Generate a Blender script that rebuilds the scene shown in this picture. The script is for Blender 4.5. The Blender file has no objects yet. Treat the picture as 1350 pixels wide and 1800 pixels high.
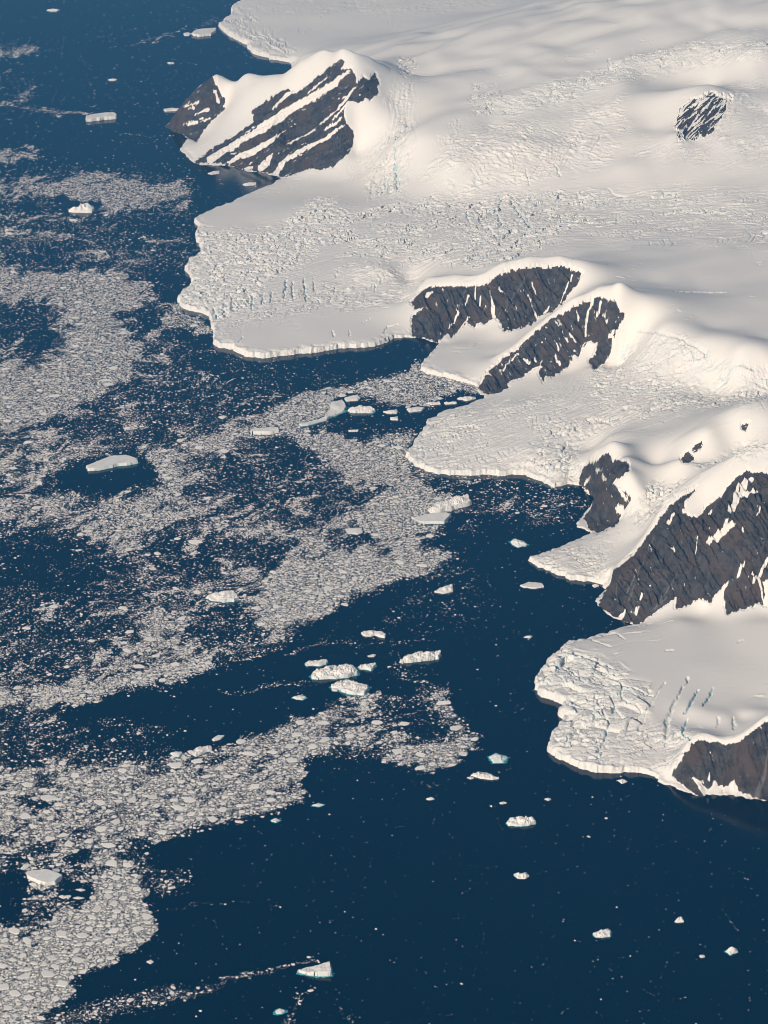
import bpy, math
import numpy as np
from mathutils import Vector, Matrix

# ------------------------------------------------------------------ camera, sky, sun, exposure
S = bpy.context.scene
COL = S.collection
H = 6000.0                      # flying height, metres
PITCH = math.radians(24.0)      # camera looks 24 degrees below level
VFOV = math.radians(21.0)
FPX = 900.0 / math.tan(VFOV / 2)
cam_d = bpy.data.cameras.new('camera')
cam = bpy.data.objects.new('camera', cam_d)
COL.objects.link(cam)
cam.location = (0, 0, H)
cam.rotation_euler = (math.radians(90) - PITCH, 0, 0)
cam_d.sensor_fit = 'VERTICAL'
cam_d.sensor_height = 36.0
cam_d.lens = 18.0 / math.tan(VFOV / 2)
cam_d.clip_start = 10.0
cam_d.clip_end = 400000.0
S.camera = cam

SUN_EL, SUN_AZ = math.radians(29), math.radians(214)   # azimuth clockwise from +Y
w = bpy.data.worlds.new('World')
S.world = w
w.use_nodes = True
wn = w.node_tree
for n in list(wn.nodes): wn.nodes.remove(n)
sky = wn.nodes.new('ShaderNodeTexSky')
sky.sky_type = 'NISHITA'
sky.sun_disc = False
sky.sun_elevation = SUN_EL
sky.sun_rotation = SUN_AZ
sky.altitude = 100
bg = wn.nodes.new('ShaderNodeBackground')
bg.inputs[1].default_value = 0.06
wo = wn.nodes.new('ShaderNodeOutputWorld')
wn.links.new(sky.outputs[0], bg.inputs[0])
wn.links.new(bg.outputs[0], wo.inputs[0])
sl = bpy.data.lights.new('sun', 'SUN')
sl.energy = 4.8
sl.angle = math.radians(0.5)
sl.color = (1.0, 0.87, 0.725)
sun = bpy.data.objects.new('sun', sl)
COL.objects.link(sun)
sd = Vector((math.sin(SUN_AZ) * math.cos(SUN_EL), math.cos(SUN_AZ) * math.cos(SUN_EL), math.sin(SUN_EL)))
sun.rotation_euler = sd.to_track_quat('Z', 'Y').to_euler()
sun.location = (0, 0, 9000)
S.view_settings.view_transform = 'Standard'
S.view_settings.look = 'None'
S.view_settings.exposure = 0.0
S.view_settings.gamma = 1.0
try:
    S.cycles.max_bounces = 5
    S.cycles.diffuse_bounces = 2
    S.cycles.glossy_bounces = 2
    S.cycles.volume_bounces = 0
    S.cycles.filter_width = 1.0
except Exception:
    pass

# ------------------------------------------------------------------ picture <-> world
CP, SP = math.cos(PITCH), math.sin(PITCH)
def at(px, py, z=0.0):
    """world x, y of the point seen at photograph pixel (px, py) that lies z metres above the sea"""
    px = np.asarray(px, float); py = np.asarray(py, float)
    a = (px - 675.0) / FPX; b = -(py - 900.0) / FPX
    dy = CP + b * SP; dz = -SP + b * CP
    t = (z - H) / dz
    return a * t, dy * t
def proj(X, Y, Z):
    dep = Y * CP + (H - Z) * SP
    up = Y * SP + (Z - H) * CP
    return 675.0 + FPX * X / dep, 900.0 - FPX * up / dep

# ------------------------------------------------------------------ noise
def _h(ix, iy, seed):
    h = (ix.astype(np.int64) * 374761393 + iy.astype(np.int64) * 668265263 + seed * 1442695041) & 0xFFFFFFFF
    h = ((h ^ (h >> 13)) * 1274126177) & 0xFFFFFFFF
    h = ((h ^ (h >> 16)) * 2246822519) & 0xFFFFFFFF
    return h ^ (h >> 15)
def perlin(x, y, seed=0):
    x = np.asarray(x, float); y = np.asarray(y, float)
    x0 = np.floor(x); y0 = np.floor(y)
    fx = x - x0; fy = y - y0
    u = fx * fx * fx * (fx * (fx * 6 - 15) + 10); v = fy * fy * fy * (fy * (fy * 6 - 15) + 10)
    def g(dx, dy):
        a = (_h(x0 + dx, y0 + dy, seed) & 1023) * (2 * math.pi / 1024.0)
        return np.cos(a) * (fx - dx) + np.sin(a) * (fy - dy)
    n0 = g(0, 0) * (1 - u) + g(1, 0) * u
    n1 = g(0, 1) * (1 - u) + g(1, 1) * u
    return (n0 * (1 - v) + n1 * v) * 1.5
def fbm(x, y, oct=4, seed=0, gain=0.5):
    s = 0; a = 1.0; f = 1.0
    for k in range(oct):
        s = s + a * perlin(x * f, y * f, seed + k * 17)
        a *= gain; f *= 2.03
    return s
def worley(x, y, seed=0):
    """nearest distance, second distance, random value of the nearest cell"""
    x0 = np.floor(x); y0 = np.floor(y)
    d1 = np.full(x.shape, 9.0); d2 = np.full(x.shape, 9.0); cv = np.zeros(x.shape); tv = np.zeros(x.shape)
    for i in (-1, 0, 1):
        for j in (-1, 0, 1):
            hx = _h(x0 + i, y0 + j, seed)
            px = x0 + i + (hx & 1023) / 1023.0; py = y0 + j + ((hx >> 10) & 1023) / 1023.0
            d = np.hypot(px - x, py - y)
            r = ((hx >> 20) & 1023) / 1023.0
            th = r * 44.0
            tl = (x - px) * np.cos(th) + (y - py) * np.sin(th)
            nearer = d < d1
            d2 = np.where(nearer, d1, np.minimum(d2, d))
            cv = np.where(nearer, r, cv); tv = np.where(nearer, tl, tv)
            d1 = np.where(nearer, d, d1)
    return d1, d2, cv, tv
def sstep(a, b, x):
    t = np.clip((x - a) / (b - a), 0, 1)
    return t * t * (3 - 2 * t)
def rot2(x, y, deg):
    c, s = math.cos(math.radians(deg)), math.sin(math.radians(deg))
    return c * x + s * y, -s * x + c * y

# ------------------------------------------------------------------ polygons and strokes
def sdist(px, py, poly):
    """signed distance to a polygon, positive inside; also index of the nearest segment"""
    P = np.asarray(poly, float); Q = np.roll(P, -1, axis=0)
    best = np.full(px.shape, 1e18); seg = np.zeros(px.shape, int); ins = np.zeros(px.shape, bool)
    for k in range(len(P)):
        ax, ay = P[k]; bx, by = Q[k]
        ex, ey = bx - ax, by - ay
        L = ex * ex + ey * ey + 1e-12
        t = np.clip(((px - ax) * ex + (py - ay) * ey) / L, 0, 1)
        d = (px - ax - t * ex) ** 2 + (py - ay - t * ey) ** 2
        m = d < best
        best = np.where(m, d, best); seg = np.where(m, k, seg)
        if ay != by:
            c = ((ay > py) != (by > py)) & (px < (bx - ax) * (py - ay) / (by - ay) + ax)
            ins ^= c
    d = np.sqrt(best)
    return np.where(ins, d, -d), seg
def in_box(px, py, pts, pad):
    P = np.asarray(pts, float)
    return np.nonzero((px > P[:, 0].min() - pad) & (px < P[:, 0].max() + pad) & (py > P[:, 1].min() - pad) & (py < P[:, 1].max() + pad))[0]
def stroke(px, py, pts):
    """profile 0..1 across a polyline given as (x, y, width)"""
    out = np.zeros(px.shape)
    for (ax, ay, aw), (bx, by, bw) in zip(pts[:-1], pts[1:]):
        ex, ey = bx - ax, by - ay
        t = np.clip(((px - ax) * ex + (py - ay) * ey) / (ex * ex + ey * ey + 1e-9), 0, 1)
        d = np.hypot(px - ax - t * ex, py - ay - t * ey)
        out = np.maximum(out, 1 - d / ((aw + (bw - aw) * t) * 0.5))
    return np.clip(out, 0, 1)

# ------------------------------------------------------------------ mesh helpers
def mesh_np(name, V, loops, starts, mat, smooth=True, attrs=None, parent=None):
    me = bpy.data.meshes.new(name)
    V = np.ascontiguousarray(V, np.float32)
    me.vertices.add(len(V)); me.vertices.foreach_set('co', V.ravel())
    me.loops.add(len(loops)); me.loops.foreach_set('vertex_index', np.ascontiguousarray(loops, np.int32))
    me.polygons.add(len(starts))
    me.polygons.foreach_set('loop_start', np.ascontiguousarray(starts, np.int32))
    if smooth is not None:
        me.polygons.foreach_set('use_smooth', np.full(len(starts), bool(smooth)))
    for k, a in (attrs or {}).items():
        at_ = me.attributes.new(k, 'FLOAT', 'POINT')
        at_.data.foreach_set('value', np.ascontiguousarray(a, np.float32))
    me.update(calc_edges=True)
    me.validate(clean_customdata=False)
    me.materials.append(mat)
    o = bpy.data.objects.new(name, me)
    COL.objects.link(o)
    if parent is not None: o.parent = parent
    return o
def quads(name, V, F, mat, **k):
    return mesh_np(name, V, F.ravel(), np.arange(0, F.size, 4), mat, **k)
def tag(o, label=None, cat=None, group=None, kind=None):
    if label: o['label'] = label
    if cat: o['category'] = cat
    if group: o['group'] = group
    if kind: o['kind'] = kind
    return o

# ------------------------------------------------------------------ materials
class NT:
    def __init__(s, name):
        s.m = bpy.data.materials.new(name); s.m.use_nodes = True
        s.t = s.m.node_tree
        for n in list(s.t.nodes): s.t.nodes.remove(n)
        s.out = s.n('ShaderNodeOutputMaterial'); s.p = s.n('ShaderNodeBsdfPrincipled')
        s.l(s.p.outputs[0], s.out.inputs[0])
        s.pos = s.n('ShaderNodeNewGeometry').outputs['Position']
    def n(s, typ, **k):
        n = s.t.nodes.new(typ)
        for a, b in k.items(): setattr(n, a, b)
        return n
    def l(s, a, b): s.t.links.new(a, b)
    def setv(s, sock, v):
        if hasattr(v, 'node'): s.l(v, sock)
        else: sock.default_value = v
    def noise(s, scale, detail=4, rough=0.55, vec=None, stretch=None, rot=0.0, dist=0.0):
        mp = s.n('ShaderNodeMapping')
        s.l(vec if vec is not None else s.pos, mp.inputs[0])
        st = stretch or (1, 1, 1)
        mp.inputs['Scale'].default_value = st
        mp.inputs['Rotation'].default_value = (0, 0, math.radians(rot))
        n = s.n('ShaderNodeTexNoise')
        s.l(mp.outputs[0], n.inputs['Vector'])
        n.inputs['Scale'].default_value = scale; n.inputs['Detail'].default_value = detail
        n.inputs['Roughness'].default_value = rough; n.inputs['Distortion'].default_value = dist
        return n.outputs['Fac']
    def ramp(s, v, a, b, lo=0.0, hi=1.0):
        n = s.n('ShaderNodeMapRange'); n.interpolation_type = 'SMOOTHSTEP'
        s.l(v, n.inputs[0])
        for i, q in zip((1, 2, 3, 4), (a, b, lo, hi)): n.inputs[i].default_value = q
        return n.outputs[0]
    def math(s, op, a, b=0.0):
        n = s.n('ShaderNodeMath', operation=op)
        s.setv(n.inputs[0], a); s.setv(n.inputs[1], b)
        return n.outputs[0]
    def mix(s, f, a, b):
        n = s.n('ShaderNodeMix', data_type='RGBA')
        s.setv(n.inputs[0], f)
        for i, q in ((6, a), (7, b)):
            if hasattr(q, 'node'): s.l(q, n.inputs[i])
            else: n.inputs[i].default_value = (*q, 1)
        return n.outputs[2]
    def attr(s, name):
        return s.n('ShaderNodeAttribute', attribute_name=name).outputs['Fac']
    def bump(s, h, dist, strength=1.0, normal=None):
        n = s.n('ShaderNodeBump'); n.inputs['Strength'].default_value = strength
        n.inputs['Distance'].default_value = dist
        s.l(h, n.inputs['Height'])
        if normal is not None: s.l(normal, n.inputs['Normal'])
        return n.outputs[0]

SNOW = (0.83, 0.785, 0.715)
def mat_snow():
    t = NT('snow')
    c = t.mix(t.ramp(t.noise(0.0016, 3), 0.3, 0.7), SNOW, (0.79, 0.755, 0.70))
    c = t.mix(t.math('MULTIPLY', t.attr('blue'), 0.9), c, (0.42, 0.63, 0.66))
    t.l(c, t.p.inputs['Base Color'])
    t.p.inputs['Roughness'].default_value = 0.75
    t.p.inputs['Specular IOR Level'].default_value = 0.2
    rough = t.attr('rough')
    g = t.ramp(t.noise(0.0022, 3, 0.6), 0.35, 0.65, 0.15, 0.8)
    b1 = t.n('ShaderNodeBump'); b1.inputs['Distance'].default_value = 1.5
    t.l(g, b1.inputs['Strength']); t.l(t.noise(0.022, 6, 0.62, stretch=(0.55, 1.2, 1), rot=25), b1.inputs['Height'])
    n2 = t.n('ShaderNodeBump'); n2.inputs['Distance'].default_value = 3.0
    t.l(t.math('ADD', t.math('MULTIPLY', rough, 0.95), 0.03), n2.inputs['Strength'])
    v = t.n('ShaderNodeTexVoronoi'); v.inputs['Scale'].default_value = 0.06
    t.l(t.pos, v.inputs['Vector'])
    h = t.math('ADD', t.noise(0.06, 5, 0.65), v.outputs['Distance'])
    t.l(h, n2.inputs['Height'])
    t.l(b1.outputs[0], n2.inputs['Normal'])
    t.l(n2.outputs[0], t.p.inputs['Normal'])
    return t.m
def mat_rock():
    t = NT('rock')
    a = t.noise(0.02, 6, 0.65)
    b = t.noise(0.006, 4, 0.6)
    c = t.mix(t.ramp(a, 0.3, 0.72), (0.034, 0.031, 0.031), (0.092, 0.083, 0.078))
    c = t.mix(t.math('MULTIPLY', t.ramp(t.noise(0.05, 6, 0.75, stretch=(1, 0.6, 0.35)), 0.50, 0.80), 0.7), c, (0.135, 0.125, 0.120))
    c = t.mix(t.math('MULTIPLY', t.ramp(t.noise(0.05, 5, 0.7, stretch=(1, 0.5, 0.3)), 0.55, 0.7), 0.7), c, (0.018, 0.018, 0.020))
    c = t.mix(t.math('MULTIPLY', t.ramp(b, 0.46, 0.64), 0.8), c, (0.092, 0.064, 0.050))
    c = t.mix(t.attr('scree'), c, (0.17, 0.155, 0.14))
    sn = t.math('ADD', t.attr('snow'), t.math('MULTIPLY', t.math('SUBTRACT', t.noise(0.05, 4, 0.6), 0.5), 0.9))
    sp = t.ramp(t.noise(0.07, 6, 0.75, stretch=(1, 0.7, 0.5)), 0.66, 0.70)
    sn = t.math('MAXIMUM', t.ramp(sn, 0.48, 0.54), t.math('MULTIPLY', sp, 0.8))
    c = t.mix(sn, c, SNOW)
    t.l(c, t.p.inputs['Base Color'])
    t.p.inputs['Roughness'].default_value = 0.85
    t.p.inputs['Specular IOR Level'].default_value = 0.25
    bs = t.n('ShaderNodeBump'); bs.inputs['Distance'].default_value = 14.0
    t.l(t.math('SUBTRACT', 1.0, t.math('MULTIPLY', sn, 0.85)), bs.inputs['Strength'])
    t.l(t.noise(0.03, 7, 0.65), bs.inputs['Height'])
    t.l(bs.outputs[0], t.p.inputs['Normal'])
    return t.m
def mat_floe(name='floe_ice'):
    t = NT(name)
    c = t.mix(t.attr('tone'), (0.25, 0.24, 0.225), (0.95, 0.905, 0.82))
    t.l(c, t.p.inputs['Base Color'])
    t.p.inputs['Roughness'].default_value = 0.7
    t.p.inputs['Specular IOR Level'].default_value = 0.2
    t.l(t.bump(t.noise(0.25, 4, 0.6), 1.0, 0.5), t.p.inputs['Normal'])
    return t.m
def mat_berg():
    t = NT('berg_ice')
    c = t.mix(t.ramp(t.noise(0.03, 4), 0.35, 0.65), (0.88, 0.84, 0.77), (0.79, 0.76, 0.71))
    c = t.mix(t.attr('blue'), c, (0.45, 0.66, 0.69))
    t.l(c, t.p.inputs['Base Color'])
    t.p.inputs['Roughness'].default_value = 0.65
    t.p.inputs['Specular IOR Level'].default_value = 0.25
    t.l(t.bump(t.noise(0.08, 5, 0.6), 3.5, 0.8), t.p.inputs['Normal'])
    return t.m
def mat_foot():
    t = NT('submerged_ice')
    t.p.inputs['Base Color'].default_value = (0.05, 0.38, 0.41, 1)
    t.p.inputs['Roughness'].default_value = 0.25
    t.l(t.bump(t.noise(0.2, 3), 0.4, 0.5), t.p.inputs['Normal'])
    return t.m
def mat_sea():
    t = NT('sea_water')
    c = t.mix(t.ramp(t.noise(0.0006, 4, 0.6), 0.3, 0.7), (0.0001, 0.0015, 0.0060), (0.0003, 0.0036, 0.0110))
    t.l(c, t.p.inputs['Base Color'])
    t.p.inputs['Roughness'].default_value = 0.10
    t.p.inputs['IOR'].default_value = 1.333
    n = t.bump(t.noise(0.05, 6, 0.65, stretch=(1, 1.7, 1)), 0.5, 0.5)
    n = t.bump(t.noise(0.004, 3, 0.5), 2.0, 0.3, n)
    t.l(n, t.p.inputs['Normal'])
    return t.m
M_SNOW, M_ROCK, M_FLOE, M_BERG, M_FOOT, M_SEA = mat_snow(), mat_rock(), mat_floe(), mat_berg(), mat_foot(), mat_sea()

# ------------------------------------------------------------------ the sea
def sea():
    xs = np.linspace(-90000, 90000, 61); ys = np.linspace(-30000, 150000, 61)
    X, Y = np.meshgrid(xs, ys)
    V = np.stack([X.ravel(), Y.ravel(), np.zeros(X.size)], 1)
    i = np.arange(60 * 61).reshape(60, 61)[:, :60]
    F = np.stack([i, i + 1, i + 62, i + 61], -1).reshape(-1, 4)
    tag(quads('sea', V, F, M_SEA), kind='structure')
sea()

# ------------------------------------------------------------------ the land: coast, heights, rocks
# coast as seen in the photograph (px, py, height of the ice front in metres)
COAST = [(520,-150,20),(470,-90,20),(440,-50,22),(428,-8,26),(424,4,26),(406,16,26),(409,26,26),(395,36,26),(385,47,28),(393,56,28),(402,63,28),(418,71,28),(435,80,28),(440,92,28),(456,97,26),(476,104,24),(500,108,20),(514,112,10),(512,122,6),(500,140,5),(450,155,4),(400,165,3),(350,180,3),(300,214,3),
 (290,224,4),(305,232,7),(321,237,6),(332,243,4),(320,257,5),(315,262,5),(330,275,5),(342,288,4),(360,290,4),(389,291,4),(415,294,3),(430,300,3),(467,304,3),(495,314,4),(482,322,6),(450,336,9),(400,359,12),(360,376,14),(347,383,20),(343,390,26),(348,402,28),(344,418,28),(352,433,28),(352,445,28),(345,455,28),(332,460,28),(327,473,28),(332,491,28),(342,498,28),(335,506,28),(320,518,28),(310,531,26),(320,541,26),(345,548,26),(367,556,26),(372,571,26),(374,582,26),(375,603,28),(381,610,30),(400,613,30),(420,621,30),(435,627,30),(465,629,30),(492,626,30),(520,623,28),(565,618,26),(600,612,24),(655,610,24),(675,603,22),(695,595,20),(717,592,8),(745,596,4),(772,604,5),(757,622,14),(742,640,20),(741,652,22),(762,659,22),(795,667,22),(830,676,16),(842,680,6),(840,690,4),(850,697,5),(825,712,10),(775,728,14),(750,742,18),(745,757,22),(732,774,22),(720,792,22),(716,803,22),(726,817,22),(750,828,24),(770,833,24),(825,836,24),(848,834,24),(875,836,24),(925,835,22),(947,843,22),(970,856,22),(995,852,18),(1020,853,8),(1042,877,4),(1035,895,4),(1025,907,4),(1011,920,4),(1020,927,5),(1040,937,8),(1022,948,12),(975,967,16),(955,977,18),(928,984,20),(945,997,20),(975,1007,20),(1005,1020,20),(1062,1027,12),(1060,1040,4),(1048,1057,4),(1060,1075,4),(1085,1090,4),(1115,1098,6),(1070,1115,14),(1025,1128,20),(992,1137,24),(974,1158,26),(954,1178,26),(948,1190,26),(938,1198,26),(940,1212,28),(950,1223,28),(975,1233,28),(992,1241,28),(982,1251,28),(985,1271,28),(966,1296,28),(963,1318,28),(975,1331,28),(1000,1341,28),(1025,1352,28),(1045,1359,28),(1085,1358,26),(1125,1359,22),(1150,1369,14),(1167,1380,6),(1180,1379,5),(1205,1392,4),(1235,1403,4),(1242,1397,4),(1275,1396,4),(1315,1402,4),(1350,1407,4),(1420,1416,6),(1600,1450,10),(2000,1500,10),(2000,-900,10),(600,-900,10)]
CX, CY = at([c[0] for c in COAST], [min(max(c[1], -240), 1600) for c in COAST])
COASTW = np.stack([CX, CY], 1)
COASTW[-1] = (1500, 60000); COASTW[-2] = (16000, 60000); COASTW[-3] = (7000, 9300)
COASTH = np.array([c[2] for c in COAST], float)

# heights: (px, py, z) of points on the land surface, z without the ice front
HGT = [
 # far glacier at the top
 (440,30,20),(480,60,20),(520,80,25),(560,30,40),(700,20,60),(850,25,90),(620,70,50),(700,60,70),(1000,-10,120),(520,110,60),
 (560,-30,50),(800,-40,110),(1000,-60,160),(1300,-60,900),(1200,-80,700),
 # crest of the near slope in front of it
 (700,82,470),(740,80,500),(780,88,520),(850,65,570),(940,37,640),(1020,20,700),(1120,0,780),(1250,-10,860),
 # first mountain and its snow shoulder
 (290,222,2),(320,187,190),(350,155,330),(375,135,400),(430,131,450),(482,129,500),(530,116,600),(565,100,690),(600,94,770),(625,104,740),(645,108,710),(680,112,620),(710,125,520),
 (320,236,5),(345,246,10),(392,192,190),(365,222,90),(345,288,5),(372,261,60),(447,205,260),(505,155,470),(420,180,300),(450,160,400),(350,250,30),
 (416,294,3),(498,311,5),(563,298,80),(607,275,160),(625,250,230),(607,200,430),(640,178,510),(690,180,480),(480,240,190),(540,240,200),(560,190,390),(520,200,320),
 (640,300,110),(600,320,45),
 # snow plateau
 (760,130,500),(830,140,520),(900,150,540),(1000,120,640),(1100,100,690),(1200,60,760),(1300,100,760),(1340,20,860),(760,200,440),(850,230,440),(950,230,450),(1050,200,520),(1130,160,600),(1100,250,430),(740,250,380),
 (1180,175,620),(1210,157,680),(1250,151,700),(1290,165,650),(1190,235,520),(1215,246,480),(1250,240,500),(1300,230,520),(1340,200,560),(1340,270,440),(1200,290,380),(1150,230,470),
 (800,290,330),(900,290,330),(1000,290,330),(960,260,400),(700,250,330),(690,300,190),(740,310,220),
 # middle glacier
 (370,390,6),(450,400,20),(420,470,20),(350,500,5),(500,350,20),(560,330,30),(640,340,80),(700,345,120),(800,345,170),(900,340,200),(1000,335,230),(1200,335,290),(1340,335,330),
 (560,400,60),(700,400,120),(800,400,150),(900,400,180),(1000,400,210),(1150,420,250),(1340,420,310),(640,460,90),(780,460,150),(480,520,35),(600,500,60),(680,480,110),(440,570,14),(560,560,24),(650,570,24),(690,540,60),(450,610,4),(600,595,8),(390,590,4),
 (540,375,66),(590,365,84),
 # second rock: ridge and foot
 (723,525,90),(747,500,185),(800,492,260),(850,490,290),(880,472,345),(930,462,385),(985,460,390),(1020,468,380),(1060,470,350),(1090,488,330),
 (725,590,2),(747,594,3),(767,601,3),(790,590,20),(840,572,55),(887,581,70),(940,565,95),(975,545,150),(1000,520,230),(1018,492,320),
 (800,610,20),(870,620,30),(760,640,6),(820,655,8),
 # third rock: ridge and foot
 (842,682,3),(862,648,60),(887,627,105),(930,592,205),(971,557,320),(1011,536,420),(1052,517,470),(1100,515,470),(1140,540,435),(1090,550,410),
 (855,692,3),(893,682,25),(960,672,70),(1000,655,90),(1045,650,130),(1072,622,170),(1090,585,290),(1030,600,230),(930,655,70),
 # plateau behind them and the icefall of the next glacier
 (1150,500,310),(1250,520,340),(1340,520,360),(1250,580,370),(1340,600,390),(1160,580,380),(1230,610,370),(1290,635,370),(1345,640,370),
 (1130,640,220),(1200,660,230),(1270,675,240),(1345,680,260),(1080,680,140),(1000,700,100),(900,715,60),(820,735,30),(760,770,12),(760,810,8),(850,800,30),(930,800,50),(1000,760,90),(1100,720,150),(1200,705,200),(1345,700,240),(960,840,14),(880,825,10),
 # snow ridge with small rocks
 (1150,760,210),(1250,725,270),(1345,705,300),(1180,800,240),(1210,785,300),(1240,770,350),(1300,735,420),(1345,715,440),(1215,820,240),(1290,790,300),(1340,770,370),(1150,820,190),
 # fourth rock
 (1018,841,30),(1027,817,120),(1045,810,180),(1066,795,250),(1100,810,290),(1108,820,270),(1095,842,250),(1130,850,230),(1111,873,190),(1094,905,90),(1051,936,6),(1078,925,50),(1033,862,30),(1043,884,8),(1028,910,3),(1066,850,190),(1066,890,95),(1000,835,22),
 # small glacier beside it
 (940,982,4),(1000,975,14),(1050,950,30),(1100,940,70),(1150,890,160),(1180,850,220),(1020,1005,8),(1060,1000,25),(1100,970,60),
 # the big mountain
 (1052,1063,3),(1066,1036,60),(1081,1001,120),(1121,967,220),(1150,927,320),(1177,888,410),(1201,869,450),(1230,850,490),(1270,830,570),(1300,815,620),(1325,803,650),(1345,800,665),(1400,800,680),(1500,840,620),
 (1085,1088,6),(1115,1098,4),(1139,1086,30),(1190,1070,70),(1240,1062,90),(1280,1078,100),(1345,1066,130),(1450,1060,200),(1220,960,330),(1300,940,430),(1150,1010,190),(1240,900,430),
 (1200,810,300),(1290,770,340),
 # lowest glacier
 (985,1145,3),(1060,1130,14),(1120,1110,26),(1200,1095,60),(1300,1100,90),(1345,1100,105),(960,1195,5),(1000,1200,14),(1060,1200,30),(1150,1180,48),(1250,1180,66),(1340,1180,80),(1010,1280,14),(1080,1280,30),(1150,1270,44),(1250,1250,60),(1340,1230,72),(990,1325,4),(1060,1340,8),(1120,1345,10),(1180,1300,44),(1240,1285,55),(1300,1270,62),(1160,1350,16),
 # sixth rock
 (1183,1358,45),(1200,1332,90),(1216,1305,140),(1240,1299,165),(1270,1305,170),(1289,1308,180),(1312,1295,210),(1345,1268,265),(1400,1262,280),(1500,1290,280),(1181,1372,8),(1235,1402,3),(1275,1395,3),(1345,1406,3),(1450,1424,6),
]
hp = np.array(HGT, float)
hx, hy = at(hp[:, 0], hp[:, 1], hp[:, 2])
# the far side of each ridge: (px, py, z) of the crest, drop after 150 m and after 420 m
BACK = [(350,155,330,150,300),(375,135,400,130,360),(430,131,450,120,360),(482,129,500,110,330),(530,116,600,110,300),(565,100,690,90,240),(600,94,770,60,190),(625,104,740,50,170),(645,108,710,50,150),(680,112,620,30,100),
 (723,525,90,20,40),(747,500,185,50,90),(800,492,260,60,130),(850,490,290,60,130),(880,472,345,70,150),(930,462,385,80,170),(985,460,390,70,160),(1020,468,380,40,110),
 (887,627,105,50,70),(930,592,205,70,130),(971,557,320,80,150),(1011,536,420,70,130),(1052,517,470,50,110),(1100,515,470,40,110),
 (1066,795,250,50,110),(1045,810,180,50,120),(1100,810,290,30,80),(1121,967,220,60,130),(1150,927,320,60,140),(1177,888,410,70,160),(1201,869,450,60,150),(1230,850,490,60,150),(1270,830,570,90,220),(1300,815,620,110,250),(1325,803,650,120,260),(1345,800,665,120,260),
 (1200,332,90,40,50),(1216,305,140,60,80),(1240,299,165,70,100),(1289,308,180,70,105),(1312,295,210,80,125),(1345,268,265,90,170),(1250,151,700,60,140),(1210,157,680,50,110)]
BACK = [b if b[1] > 130 or b[0] < 700 else b for b in BACK]
bk = []
for (bx, by, bz, d1, d2) in BACK:
    if bx > 1190 and by < 400 and bz < 300: by += 1000
    ox, oy = at(bx, by, bz)
    L = math.hypot(ox, oy)
    for q, dr in ((150, d1), (420, d2)):
        bk.append((ox * (1 + q / L), oy * (1 + q / L), max(bz - dr, 5)))
bk = np.array(bk)
extra = [(900, 30000, 200), (3000, 30000, 1100), (6000, 30000, 1300), (6000, 24000, 1100), (4800, 20000, 700), (4600, 15000, 520), (4200, 12500, 320), (3600, 11000, 200), (4000, 10400, 120)]
ci = np.arange(0, len(COAST) - 4, 2)
cx = np.concatenate([hx, bk[:, 0], COASTW[ci, 0], [e[0] for e in extra]]) / 1000
cy = np.concatenate([hy, bk[:, 1], COASTW[ci, 1], [e[1] for e in extra]]) / 1000
cz = np.concatenate([hp[:, 2], bk[:, 2], np.zeros(len(ci)), [e[2] for e in extra]])
C2 = 0.065 ** 2
K = np.sqrt((cx[:, None] - cx[None]) ** 2 + (cy[:, None] - cy[None]) ** 2 + C2)
n_ = len(cx)
A = np.zeros((n_ + 3, n_ + 3)); A[:n_, :n_] = K + np.eye(n_) * -0.001
A[:n_, n_] = 1; A[:n_, n_ + 1] = cx; A[:n_, n_ + 2] = cy; A[n_:, :n_] = A[:n_, n_:].T
sol = np.linalg.lstsq(A, np.concatenate([cz, [0, 0, 0]]), rcond=None)[0]
def base_h(X, Y):
    out = np.empty(X.size); xf = X.ravel() / 1000; yf = Y.ravel() / 1000
    for s in range(0, X.size, 60000):
        a = xf[s:s + 60000]; b = yf[s:s + 60000]
        k = np.sqrt((a[:, None] - cx[None]) ** 2 + (b[:, None] - cy[None]) ** 2 + C2)
        out[s:s + 60000] = k @ sol[:n_] + sol[n_] + sol[n_ + 1] * a + sol[n_ + 2] * b
    return out.reshape(X.shape)

# columns are rays of the ground plan through the camera, rows are closest where the ground is seen steepest
NC, NR = 1000, 2300
tans = np.concatenate([np.linspace(-0.084, 0.168, NC - 40), 0.168 + np.linspace(0.002, 0.10, 40)])
tc = np.linspace(tans[0], tans[-1], 200)
yc = np.concatenate([np.linspace(9800, 23500, 1100), np.linspace(23520, 40000, 120)])
TX = tc[:, None] * yc[None]; TY = np.broadcast_to(yc[None], TX.shape).copy()
dco, segc = sdist(TX, TY, COASTW)
nxt = np.roll(COASTW, -1, axis=0); hn = np.roll(COASTH, -1)
cpx = np.concatenate([COASTW[:-5] * (1 - q) + nxt[:-5] * q for q in (0, .25, .5, .75)]); chh = np.concatenate([COASTH[:-5] * (1 - q) + hn[:-5] * q for q in (0, .25, .5, .75)])
fnum = np.zeros(TX.shape); fden = np.zeros(TX.shape)
for (qx, qy), qh in zip(cpx, chh):
    ww = 1.0 / ((TX - qx) ** 2 + (TY - qy) ** 2 + 900.0) ** 1.5
    fnum += ww * qh; fden += ww
FHC = fnum / fden
zc = np.maximum(base_h(TX, TY), 0) + FHC
zc = np.where(dco > 0, zc, 0)
_, pyc = proj(TX, TY, zc)
_, pyg = proj(TX, TY, 0 * TX)
dpy = np.abs(np.diff(pyc, axis=1)); dpg = np.abs(np.diff(pyg, axis=1))
runmin = np.minimum.accumulate(pyc, axis=1)[:, 1:]
hid = (pyc[:, 1:] > runmin + 4)
wgt = np.where(hid, 0.35, 1.0) * (dpy + 0.35 * dpg)
land = dco[:, 1:] > -60
wgt = np.where(land, wgt, 0.02 * dpg)
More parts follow.
